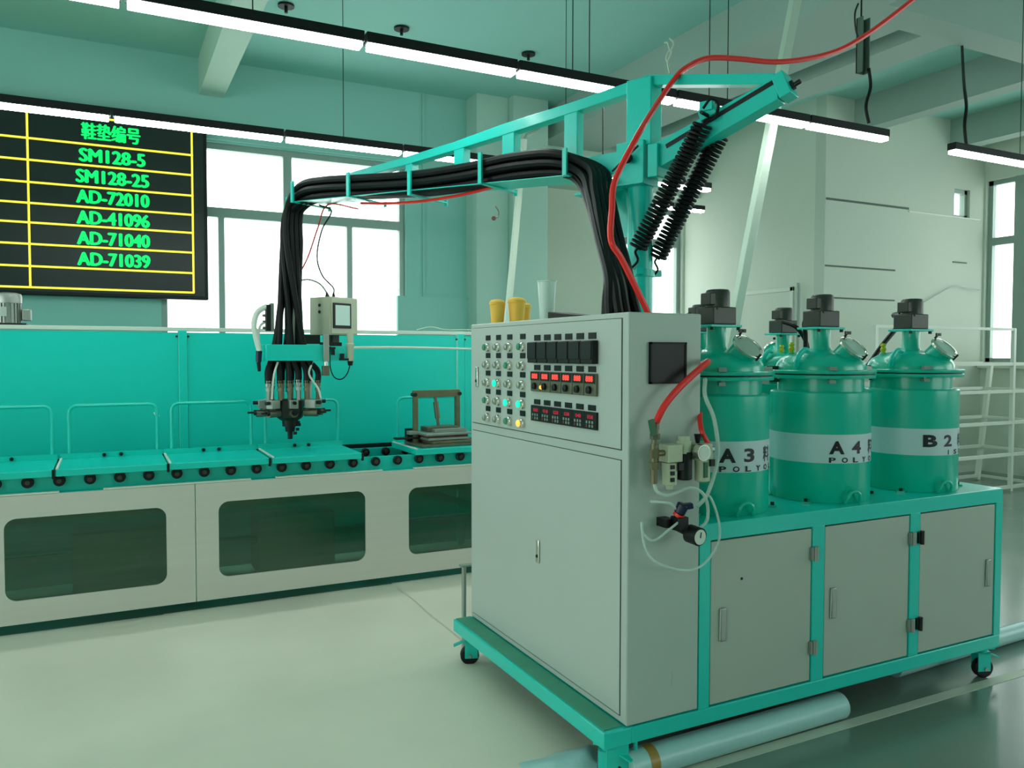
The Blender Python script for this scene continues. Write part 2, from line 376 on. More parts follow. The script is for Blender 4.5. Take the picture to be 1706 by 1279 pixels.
# ================================================================== LAMPS
def lamp_row(y, z, joints, label0, grp, wires):
    for i in range(len(joints)-1):
        a, b = joints[i]+.006, joints[i+1]-.006
        t = thing('linear_lamp', label0[i] if isinstance(label0, list) else label0, 'lamp', ((a+b)/2, y, z), grp)
        obj('housing', MB().box(a, b, y-.033, y+.033, z+.012, z+.062), 'rubber', t, .003)
        obj('diffuser', MB().box(a+.01, b-.01, y-.031, y+.031, z-.014, z+.013), 'led', t, .004)
        for x in [v for v in wires if a < v <= b]:
            obj('suspension_wire', MB().cyl((x, y, z+.06), (x, y, ZC), .003, n=5), 'dark', t)
ordn = ['first', 'second', 'third', 'fourth', 'fifth', 'sixth', 'seventh']
J1 = [-.95, .083, 1.105, 1.91, 2.93, 3.98, 4.717]
lamp_row(3.735, 3.0, J1, ['black linear lamp in the upper row, %s from the left' % ordn[i] for i in range(6)], 'upper row of linear lamps', [.6, 2.25, 2.355, 3.185, 3.325])
lamp_row(3.735, 3.0, [5.39, 6.4, 7.4], ['black linear lamp hanging by a dark wavy cord at the right edge', 'black linear lamp continuing the row at the right edge of the picture'], 'right row of linear lamps', [6.2])
J2 = [-.95, .05, 1.093, 1.93, 2.95, 3.97, 4.78]
lamp_row(5.58, 3.0, J2, ['black linear lamp in the lower left row, %s from the left' % ordn[i] for i in range(6)], 'lower row of linear lamps', [1.5, 3.3])
lamp_row(7.4, 3.22, [5.2, 6.25], ['black linear lamp far behind the coil springs, above the recessed window'], 'far lamp', [5.4])
tag(obj('lamp_cord', MB().tube(smooth([(4.55, 3.74, 3.09), (4.52, 3.74, 3.2), (4.56, 3.74, 3.33), (4.54, 3.74, 3.45)], 5), .011, 6), 'rubber'), 'dark power cord rising from the right end of the upper lamp row', 'cord')
tag(obj('lamp_cord', MB().tube(smooth([(5.57, 3.74, 3.06), (5.545, 3.74, 3.2), (5.62, 3.78, 3.36), (5.80, 3.92, 3.56), (6.15, 4.17, 3.83), (6.60, 4.49, 4.2)], 5), .012, 6), 'rubber'), 'dark wavy cord dropping from the beam to the lamp at the right edge', 'cord')
t = thing('cable_bracket', 'dark steel drop bracket hanging from the ceiling beam above the lamp cord', 'bracket', (4.53, 3.76, ZC))
obj('channel', MB().box(4.475, 4.483, 3.74, 3.79, 3.42, 3.78).box(4.54, 4.548, 3.74, 3.79, 3.42, 3.78).box(4.475, 4.548, 3.782, 3.79, 3.42, 3.78), 'groove', t)
obj('hanging_rod', MB().cyl((4.515, 3.786, 3.75), (4.515, 3.786, ZC), .006, n=6), 'dark', t)
obj('clip', MB().tube(smooth([(4.43, 3.74, 3.85), (4.4, 3.74, 3.78), (4.41, 3.74, 3.68), (4.44, 3.74, 3.62)], 4), .006, 5), 'dark', t)

# leaning white trunking poles
def pole(a, b, w, label):
    t = thing('trunking_pole', label, 'pole', b)
    obj('duct', MB().bar(a, b, w, w*.8, (0, 1, 0)), 'pipe', t, .004)
    d_ = (Vector(b)-Vector(a)).normalized(); obj('end_cap', MB().bar(Vector(b)-d_*.0, Vector(b)-d_*.05, w*1.15, w*.95, (0, 1, 0)), 'white', t)
    return t
pole((4.2, 3.9, 4.56), (3.135, 3.9, .0), .064, 'long white leaning trunking pole behind the spring end of the boom')
pole((3.405, 6.5, 3.5), (3.05, 6.5, .0), .052, 'shorter white leaning trunking pole behind the hose bundle, left of the wall pier')
tag(obj('conduit_run', MB().tube([(3.41, 6.5, 3.49), (3.8, 7.2, 3.75), (4.6, 8.4, 4.2)], .018, 6), 'pipe'), 'pale conduit climbing from the shorter trunking pole to the ceiling', 'conduit')

# ================================================================== LED BOARD
bt = thing('led_board', 'black led display board with yellow grid and green product codes on the back wall', 'display', (-.5, 8.75, 2.1))
obj('cabinet', MB().box(-2.9, .935, 8.71, 8.83, 2.1, 3.925), 'black', bt, .01)
obj('screen', MB().box(-2.86, .90, 8.70, 8.712, 2.135, 3.89), 'scr', bt)
g = MB(); yy0, yy1 = 8.692, 8.699
for z in (3.80, 3.544, 3.345, 3.141, 2.949, 2.769, 2.571, 2.366, 2.170): g.box(-2.8, .80, yy0, yy1, z-.009, z+.009)
for x in (-.625, .793, -2.1): g.box(x-.009, x+.009, yy0, yy1, 2.17, 3.80)
obj('grid_line', g, 'scr_y', bt)
def put_text(s, x, z, w, h, bold=.0, y=8.69):
    f0 = fit(text_mb(s, 1, .0), w, h); mb = MB()
    for k, (dx, dz) in enumerate(((0, 0), (-bold, 0), (bold, 0), (0, bold*.5), (0, -bold*.5))): mb.add([Vector((x+v.x+dx, y-.0005*k, z+v.y+dz)) for v in f0.v], f0.f)
    return mb
tx = MB()
for s, z, wd in (('SM128-5', 3.44, .56), ('SM128-25', 3.24, .62), ('AD-72010', 3.047, .62), ('AD-41096', 2.85, .62), ('AD-71040', 2.655, .62), ('AD-71039', 2.457, .62)):
    obj('lettering', put_text(s, .08, z, wd, .122, .009), 'scr_g', bt, flat=True)
obj('lettering', put_text('鞋垫编号', .07, 3.668, .5, .155, .007), 'scr_g', bt, flat=True)

# ================================================================== CONVEYOR
YC = 5.10                                         # plane of the front panel
CX0, CX1 = -4.5, 3.9
cv = thing('conveyor_line', 'long teal roller conveyor with pale steel skirt and smoked windows', 'conveyor', (0, YC, 0))
def skirt(x0, x1, holes):
    """front panel segment with rounded openings"""
    z0, z1, r, t = .065, .775, .06, .012
    b = MB(); xs = sorted([x0]+[v for h in holes for v in h[:2]]+[x1])
    def rect(a, c, p, q): b.box(a, c, YC, YC+t, p, q)
    prev = x0
    for (h0, h1, q0, q1) in holes:
        rect(prev, h0, z0, z1); rect(h0, h1, z0, q0); rect(h0, h1, q1, z1)
        for (cx, cz, sx, sz) in ((h0, q0, 1, 1), (h1, q0, -1, 1), (h1, q1, -1, -1), (h0, q1, 1, -1)):
            arc = [(cx+sx*r*(1-sin(a)), YC, cz+sz*r*(1-cos(a))) for a in [pi/2*i/8 for i in range(9)]]
            for i in range(8):
                b.prism([(cx, YC, cz), arc[i], arc[i+1]], (0, 0, 0), (0, t, 0))
        prev = h1
    rect(prev, x1, z0, z1)
    return b
segs = [(-4.3, -1.94, [(-4.12, -3.25, .195, .65), (-2.96, -2.09, .195, .65)]), (-1.93, .456, [(-1.68, -.81, .195, .65), (-.515, .298, .195, .65)]),
        (.46, 2.86, [(.589, 1.502, .195, .656), (1.80, 2.7, .195, .65)]), (2.865, 3.9, [(3.0, 3.76, .195, .65)])]
for x0, x1, hs in segs:
    p = obj('skirt_panel', skirt(x0, x1, hs), 'steel', cv)
    for h in hs:
        obj('pane', MB().box(h[0]-.02, h[1]+.02, YC+.014, YC+.019, h[2]-.02, h[3]+.02), 'smoke', p)
obj('top_strip', MB().box(-.03, .78, YC-.002, YC+.03, .777, .785).box(.93, 1.62, YC-.002, YC+.03, .777, .785).box(1.84, 3.8, YC-.002, YC+.03, .777, .785).box(-3.5, -.25, YC-.002, YC+.03, .777, .785), 'white', cv)
obj('roller_rail', MB().box(CX0, CX1, YC+.055, YC+.08, .76, .868), 'teal', cv)
obj('roller_rail', MB().box(CX0, CX1, 5.66, 5.685, .76, .868), 'teal', cv)
obj('side_beam', MB().box(CX0, CX1, YC+.02, YC+.05, .70, .775), 'teal', cv)
obj('chain_bed', MB().box(CX0, CX1, 5.3, 5.5, .74, .79), 'dark', cv)
obj('chain_guard', MB().box(CX0, CX1, 5.70, 5.73, .80, .895), 'black', cv)
for x in (-4.3, -3.1, -1.9, -.7, .5, 1.7, 2.9, 3.85):
    for y in (5.45, 5.64):
        obj('leg', MB().box(x-.03, x+.03, y-.03, y+.03, 0, .76), 'teal', cv)
    obj('cross_brace', MB().bar((x, YC+.1, .45), (x, 5.6, .45), .04, .04), 'teal', cv)
for a in (-4.3, -1.9, .5):
    obj('lower_rail', MB().bar((a, 5.64, .3), (a+2.4, 5.64, .3), .05, .05), 'teal', cv)
obj('return_guide', MB().box(CX0, CX1, 5.35, 5.38, .57, .62), 'white', cv)
obj('return_guide', MB().box(CX0, CX1, 5.35, 5.38, .33, .37), 'teal', cv)
obj('diagonal_brace', MB().bar((1.75, 5.5, .66), (2.9, 5.5, .25), .05, .05), 'teal', cv)
obj('drive_box', MB().box(-.2, .35, 5.3, 5.6, .12, .5), 'grey', cv, .01)
obj('drive_box', MB().box(.85, 1.35, 5.3, 5.6, .12, .5), 'grey', cv, .01)
# rollers
def roller(y):
    o = obj('roller', MB().lathe((0, y, .84), [(.012, -.004), (.026, -.003), (.031, .002), (.031, .02), (.027, .026), (.01, .027)], (0, 1, 0), 18), 'black', cv)
    h = obj('hub', MB().lathe((0, y, .84), [(.006, -.012), (.013, -.011), (.015, -.003)], (0, 1, 0), 12), 'motor', o)
    return o
x00 = -.401
r0 = roller(YC+.024); first = True
for k in range(-12, 29):
    x = x00+.1525*k
    if first: r0.location.x += x; first = False; base = x
    else: inst(r0, x-base, 0, 0)
r1 = roller(5.63); r1.location.x += x00+.08; 
for k in range(-12, 28):
    if k: inst(r1, .1525*k, 0, 0)
# guard wall behind
for a, c in ((-3.75, -1.68), (-1.63, .44), (.50, 2.53), (2.60, CX1)):
    obj('guard_panel', MB().box(a, c, 6.0, 6.02, .03, 1.70), 'guard', cv, .003)  # unseen lower part extended down to block light from behind the conveyor
obj('guard_rail', MB().box(-3.8, CX1, 5.995, 6.06, 1.708, 1.735), 'white', cv, .003)
for x in (-1.655, .47, 2.565):
    p = obj('guard_post', MB().box(x-.028, x+.028, 5.985, 6.04, 0, 1.715), 'guard', cv, .004)
    for dx in (-.037, .037):
        obj('bolt', MB().cyl((x+dx, 5.995, 1.672), (x+dx, 6.0, 1.672), .008, n=8), 'dark', p)
tag(obj('loose_wire', MB().tube(smooth([(2.2, 6.03, 1.745), (2.32, 6.03, 1.77), (2.45, 6.04, 1.75), (2.62, 6.03, 1.752), (2.8, 6.03, 1.747)], 5), .004, 5), 'pipe'), 'thin pale wire lying on top of the teal guard wall near the grey cabinet', 'wire')
# gearmotor on the guard rail
gm = thing('gear_motor', 'grey electric motor with cooling fins standing on the guard wall at the left edge', 'motor', (-.56, 6.1, 1.735))
fin = MB().lathe((-.56, 6.1, 1.748), [(.062, 0), (.062, .135)], n=28)
for i in range(20):
    a = 2*pi*i/20; fin.bar((-.56+.066*cos(a), 6.1+.066*sin(a), 1.75), (-.56+.066*cos(a), 6.1+.066*sin(a), 1.875), .006, .012, (cos(a), sin(a), 0))
obj('finned_body', fin, 'alu', gm)
obj('fan_cover', MB().lathe((-.56, 6.1, 1.878), [(.074, 0), (.076, .04), (.07, .058), (.045, .066)], n=28), 'alu', gm)
obj('terminal_box', MB().box(-.485, -.435, 6.05, 6.13, 1.765, 1.84), 'alu', gm, .006)
obj('nameplate', MB().box(-.6, -.565, 6.019, 6.024, 1.79, 1.85), 'grey', gm)
obj('foot_plate', MB().box(-.65, -.46, 6.03, 6.17, 1.735, 1.748), 'dark', gm)

# carrier plates
pl = thing('carrier_tray', '', 'tray', (0, YC, .87), 'teal carrier trays on the conveyor', local=True)
def tray_parts(w=.572):
    obj('tray_plate', MB().box(0, w, -.02, .48, 0, .038), 'teal', pl, .003)
    obj('tray_edge', MB().box(.0, .012, -.02, .48, .0385, .046), 'white', pl)
    obj('corner_clip', MB().box(w-.004, w+.009, -.024, -.004, -.012, .038), 'black', pl)
    bp = obj('back_strip', MB().box(.0, w, .48, .492, -.0, .07), 'teal', pl)
    for x in (.24, .335): obj('bolt', MB().cyl((x, .468, .054), (x, .48, .054), .011, n=10), 'black', bp)
    a0, a1, yl, zt, q_ = .05, w-.027, .505, .362, .045
    L = [(a0, yl, .04), (a0, yl, zt-q_)]+[(a0+q_*(1-cos(a)), yl, zt-q_+q_*sin(a)) for a in (pi/8, pi/4, 3*pi/8)]+[(a0+q_, yl, zt), (a1-q_, yl, zt)]+\
        [(a1-q_+q_*sin(a), yl, zt-q_+q_*cos(a)) for a in (pi/8, pi/4, 3*pi/8)]+[(a1, yl, zt-q_), (a1, yl, .04)]
    obj('guard_loop', MB().tube(L, .0108, 8), 'teal', pl)
tray_parts()
spots = [(-2.02, 'teal carrier tray with wire loop at the extreme left, outside the picture'), (-1.435, 'teal carrier tray with wire loop, just beyond the left edge of the picture'),
         (-.85, 'teal carrier tray with wire loop, cut by the left edge of the picture'), (-.264, 'teal carrier tray with wire loop under the middle of the led board'),
         (.316, 'teal carrier tray with wire loop immediately left of the injection head'), (.904, 'teal carrier tray with wire loop directly under the injection head'),
         (1.845, 'teal carrier tray carrying the steel mould clamp'), (2.44, 'teal carrier tray behind the grey cabinet, right of the mould clamp')]
spots = spots[1:]
for i, (x, lb) in enumerate(spots):
    o = pl if i == 0 else copy_tree(pl)
    o.location = (x, YC, .87 if i != 5 else .872); o['label'] = lb
# mould clamp on the tray
mc = thing('mould_clamp', 'worn steel mould clamp with tall frame and screw holding a stack of plates', 'clamp', (2.1, 5.35, .912), rz=radians(4), local=True)
for sx in (-1, 1):
    obj('upright', MB().box(sx*.165-.014, sx*.165+.014, -.02, .02, 0, .37), 'bronze', mc, .002)
    obj('pivot_bolt', MB().cyl((sx*.175, -.028, .355), (sx*.175, .028, .355), .014, n=10), 'dark', mc)
obj('crossbar', MB().box(-.18, .18, -.022, .022, .335, .385), 'bronze', mc, .003)
obj('screw_rod', MB().cyl((-.01, 0, .335), (.01, -.01, .13), .012, n=10).cyl((-.006, 0, .3), (.006, -.006, .18), .019, n=12), 'tool', mc)
for nm, x0, x1, y0, y1, z0, z1, mt in (('base_plate', -.2, .24, -.2, .12, 0, .018, 'tool'), ('mould_plate', -.12, .2, -.19, .1, .02, .038, 'bronze'), ('mould_plate', -.14, .18, -.17, .1, .041, .058, 'alu'),
        ('mould_core', -.13, .17, -.16, .09, .058, .074, 'wood'), ('mould_plate', -.16, .21, -.18, .1, .075, .09, 'alu'), ('side_bar', -.32, -.12, -.03, .03, .045, .058, 'dark'),
        ('pressure_block', -.09, .15, -.05, .08, .09, .125, 'tool'), ('pressure_plate', -.06, .19, -.1, -.02, .09, .112, 'alu'), ('side_bar', .1, .33, -.05, .0, .02, .034, 'tool'),
        ('latch_block', -.22, -.15, -.03, .03, .075, .1, 'alu'), ('hinge_block', -.2, -.12, .06, .11, .02, .11, 'dark')):
    obj(nm, MB().box(x0, x1, y0, y1, z0, z1), mt, mc, .002)

# ================================================================== MACHINE BASE FRAME
X0, X1, Y0, Y1, ZR0, ZR1, ZT = 1.54, 3.793, 2.325, 3.70, .156, .216, .918
fr = thing('machine_frame', 'teal steel machine frame on casters with grey doors under the tanks', 'machine frame', ((X0+X1)/2, 3.0, 0))
obj('base_rail', MB().box(X0, 1.66, Y0, Y1, ZR0, ZR1), 'teal', fr, .004)
obj('kick_strip', MB().box(X0+.012, 1.63, Y0+.02, Y1-.01, ZR1, ZR1+.004), 'teald', fr, label='scuffed darker green top of the base rail')
obj('front_rail', MB().box(1.66, X1, Y0, Y0+.06, ZR0, ZR1), 'teal', fr, .004)
obj('rear_rail', MB().box(1.66, X1, Y1-.06, Y1, ZR0, ZR1), 'teal', fr, .004)
obj('end_rail', MB().box(X1-.06, X1, Y0+.06, Y1-.06, ZR0, ZR1), 'teal', fr, .004)
obj('base_sheet', MB().box(1.66, X1-.06, Y0+.06, Y1-.06, .17, .18), 'dark', fr)
for x0, x1 in ((1.962, 2.013), (2.545, 2.612), (3.140, 3.202), (3.745, X1)):
    obj('front_post', MB().box(x0, x1, Y0, Y0+.05, ZR1, .855), 'teal', fr, .002)
for x0, x1 in ((1.962, 2.013), (3.745, X1)):
    obj('rear_post', MB().box(x0, x1, Y1-.05, Y1, ZR1, .855), 'teal', fr, .002)
obj('table_top', MB().box(1.962, X1, Y0, Y1, .852, ZT), 'teal', fr, .003)
obj('end_panel', MB().box(X1-.02, X1-.01, Y0+.05, Y1-.05, ZR1, .852), 'door', fr)
obj('back_panel', MB().box(2.013, 3.745, Y1-.03, Y1-.02, ZR1, .852), 'door', fr)
HG = {0: (2.543, 2.56), 1: (3.135, 3.15), 2: (3.205, 3.22)}
for i, (x0, x1) in enumerate(((2.018, 2.541), (2.617, 3.135), (3.207, 3.740))):
    dr = obj('door', MB().box(x0, x1, Y0+.004, Y0+.02, .222, .846), 'door', fr, .003)
    hx = (2.075, 2.665, 3.69)[i]
    hb = MB().box(hx-.016, hx+.016, Y0-.006, Y0+.005, .46, .59)
    h = obj('handle', hb, 'alu', dr, .006)
    hs = (2.551, 3.147, 3.2)[i]
    for z in (.36, .745):
        obj('hinge', MB().cyl((hs, Y0-.012, z-.03), (hs, Y0-.012, z+.03), .009, n=10).box(hs-.018, hs+.018, Y0-.01, Y0+.002, z-.025, z+.025), 'alu' if i < 2 else 'dark', dr)
obj('dirt_spot', MB().cyl((2.171, Y0+.003, .688), (2.171, Y0+.0045, .688), .006, n=8), 'dark', fr)
# casters
def caster(x, y, rz):
    m_ = Matrix.Translation((x, y, 0)) @ Matrix.Rotation(rz, 4, 'Z')
    c = obj('caster', MB().box(-.045, .045, -.04, .04, .146, .157).cyl((0, 0, .125), (0, 0, .147), .03).box(-.03, .035, -.027, -.022, .035, .13).box(-.03, .035, .022, .027, .035, .13).box(-.03, .035, -.027, .027, .118, .13).xf(m_), 'teal', fr, .002)
    obj('wheel', MB().cyl((.01, -.018, .047), (.01, .018, .047), .047, n=24).xf(m_), 'black', c, .006)
    obj('axle', MB().cyl((.01, -.033, .047), (.01, .033, .047), .009, n=10).xf(m_), 'alu', c)
    obj('brake_lever', MB().bar((.03, 0, .12), (.09, 0, .095), .03, .006).xf(m_), 'teal', c)
caster(1.61, 3.63, radians(160)); caster(1.6, 2.39, radians(-50)); caster(3.735, 2.38, radians(-20)); caster(3.735, 3.63, radians(40))
obj('jack_foot', MB().box(1.565, 1.66, 2.345, 2.35, .06, .155).cyl((1.7, 2.36, .03), (1.7, 2.36, .156), .008, n=8), 'teal', fr)

# ================================================================== CONTROL CABINET
CXa, CXb, CYa, CYb, CZa, CZb = 1.635, 1.957, 2.325, 3.69, .222, 1.70
cc = thing('control_cabinet', 'tall light grey control cabinet with button panel and meters on the teal frame', 'control cabinet', (1.8, 3.0, CZa))
obj('body', MB().box(CXa, CXb, CYa, CYb, CZa, CZb), 'grey', cc, .005)
def face_door(y0, y1, z0, z1, nm):
    gz = obj('seam', MB().box(CXa-.0012, CXa+.001, y0-.0025, y1+.0025, z0-.004, z1+.0025), 'motor', cc)
    return obj(nm, MB().box(CXa-.0045, CXa-.001, y0, y1, z0, z1), 'grey', cc, .0025)
ud = face_door(2.366, 3.664, 1.212, 1.678, 'upper_door')
ld = face_door(2.366, 3.664, .25, 1.172, 'lower_door')
XF = CXa-.0045
def handle_x(y, z, p):
    h = obj('handle', MB().box(XF-.008, XF, y-.013, y+.013, z-.05, z+.05), 'chrome', p, .006)
    obj('lock', MB().cyl((XF-.011, y, z-.02), (XF-.007, y, z-.02), .007, n=10), 'black', h)
handle_x(3.602, 1.44, ud); handle_x(2.972, .712, ld)
# push buttons: 4 columns x 5 rows
cols = [3.476, 3.362, 3.245, 3.118]; rows = [(1.629, 1.588), (1.545, 1.505), (1.461, 1.42), (1.374, 1.336), (1.291, 1.252)]
lit = {(1, 2): 'lit_g', (2, 3): 'lit_g', (3, 3): 'lit_g', (3, 4): 'lit_o'}
for ci, y in enumerate(cols):
    for ri, (zp, zb_) in enumerate(rows):
        obj('tag_plate', MB().box(XF-.003, XF, y-.024, y+.024, zp-.012, zp+.012), 'black', ud, flat=True)
        bb = obj('push_button', MB().lathe((XF, y, zb_-.004), [(.021, 0), (.021, .012), (.017, .016), (.016, .022)], (-1, 0, 0), 16), 'chrome', ud)
        mt = lit.get((ci, ri))
        c = obj('button_cap', MB().lathe((XF-.0222, y, zb_-.004), [(.015, 0), (.014, .006), (.009, .009)], (-1, 0, 0), 14), mt or ('alu' if (ci+ri) % 3 else 'teald'), bb)
        if mt == 'lit_g': c['label'] = 'lit green button cap'
        if mt == 'lit_o': c['label'] = 'lit orange button cap'
for k in range(6):
    y = 2.985-.0862*k; ya, yb = y-.0405, y+.0405
    z = 1.518
    mm = obj('drive_module', MB().box(XF-.028, XF, ya, yb, 1.515, 1.603), 'black', ud, .003)
    obj('module_step', MB().box(XF-.032, XF-.028, ya+.004, yb-.004, 1.532, 1.6), 'black', mm, .001)
    obj('tag_plate', MB().box(XF-.003, XF, y-.026, y+.026, 1.609, 1.633), 'black', ud)
    cm = obj('temperature_meter', MB().box(XF-.012, XF, ya, yb, 1.394, 1.479), 'tool', ud, .002)
    obj('meter_window', MB().box(XF-.014, XF-.011, ya+.002, yb-.002, 1.441, 1.477), 'black', cm)
    q = fit(text_mb('888', 1, .02), .05, .022); q.v = [Vector((XF-.0148, y-v.x, 1.459+v.y)) for v in q.v]
    obj('digits', q, 'lit_r', cm, flat=True)
    obj('knob', MB().lathe((XF-.012, y+.002, 1.417), [(.015, 0), (.014, .01), (.006, .013)], (-1, 0, 0), 14), 'black', cm)
    obj('tag_plate', MB().box(XF-.003, XF, y-.026, y+.026, 1.484, 1.506), 'black', ud)
    tm = obj('timer', MB().box(XF-.009, XF, ya-.002, yb+.002, 1.268, 1.334), 'black', ud)
    q = fit(text_mb('0%d8' % k, 1, .01), .04, .014); q.v = [Vector((XF-.0098, y-v.x, 1.315+v.y)) for v in q.v]
    obj('digits', q, 'lit_r2', tm, flat=True)
    kb = MB(); kr = MB()
    for a in range(3):
        for b_ in range(2):
            (kr if (a == 0 and b_ == 0) else kb).box(XF-.0115, XF-.009, y+.022-.02*a-.005, y+.022-.02*a+.005, 1.276+.014*b_, 1.286+.014*b_)
    obj('keypad', kb, 'alu', tm); obj('stop_key', kr, 'wood', tm)
    obj('tag_plate', MB().box(XF-.003, XF, y-.026, y+.026, 1.339, 1.36), 'black', ud)
obj('indicator', MB().lathe((XF-.013, 2.93, 1.413), [(.009, 0), (.007, .006)], (-1, 0, 0), 12), 'lit_o', ud, label='small glowing orange indicator')
# side vent square
vs = obj('side_vent', MB().box(1.723, 1.878, CYa-.010, CYa, 1.449, 1.592), 'black', cc, .003)
obj('vent_frame', MB().box(1.72, 1.727, CYa-.013, CYa, 1.446, 1.595).box(1.874, 1.881, CYa-.013, CYa, 1.446, 1.595).box(1.72, 1.881, CYa-.013, CYa, 1.588, 1.595).box(1.72, 1.881, CYa-.013, CYa, 1.446, 1.453), 'rubber', vs)
obj('scratch_mark', MB().box(1.834, 1.838, CYa-.0008, CYa, .33, .39), 'door', cc)

# items on the cabinet
def cup(x, y, z, r0, r1, h, mt, label, nm='paper_cup', cat='cup', group=None, lid=None):
    t = thing(nm, label, cat, (x, y, z), group)
    obj('cup_wall', MB().lathe((x, y, z), [(r0, 0), (r1, h), (r1+.003, h+.003), (r1-.002, h+.004), (r0-.003, .004)], n=22, caps=True), mt, t)
    obj('rim', MB().tube([(x+(r1+.001)*cos(2*pi*i/22), y+(r1+.001)*sin(2*pi*i/22), z+h) for i in range(22)], .003, 6, True), mt, t)
    return t
for x, y, r, h, lb in ((1.69, 3.5, .037, .112, 'yellow orange paper cup at the left end of the cabinet top'), (1.775, 3.46, .042, .122, 'larger yellow orange paper cup between the other two on the cabinet top'), (1.865, 3.56, .036, .105, 'yellow orange paper cup partly hidden behind the larger one')):
    t = cup(x, y, CZb, r*.8, r, h-.02, 'orange', lb, group='yellow orange cups on the cabinet')
    obj('dome_lid', MB().lathe((x, y, CZb+h-.018), [(r+.002, 0), (r+.002, .008), (r*.8, .018), (r*.4, .022)], n=22), 'orange', t)
cup(1.84, 3.28, CZb, .032, .044, .19, 'cupclear', 'tall stack of translucent plastic cups on the cabinet top', 'clear_cup')
t = thing('black_tray', 'low black wedge shaped tray lying on the cabinet top behind the clear cups', 'tray', (1.85, 3.0, CZb))
obj('shell', MB().prism([(1.8, 3.2, CZb), (1.8, 3.2, CZb+.045), (1.8, 2.95, CZb+.02), (1.8, 2.95, CZb)], (0, 0, 0), (.12, 0, 0)), 'black', t, .004)

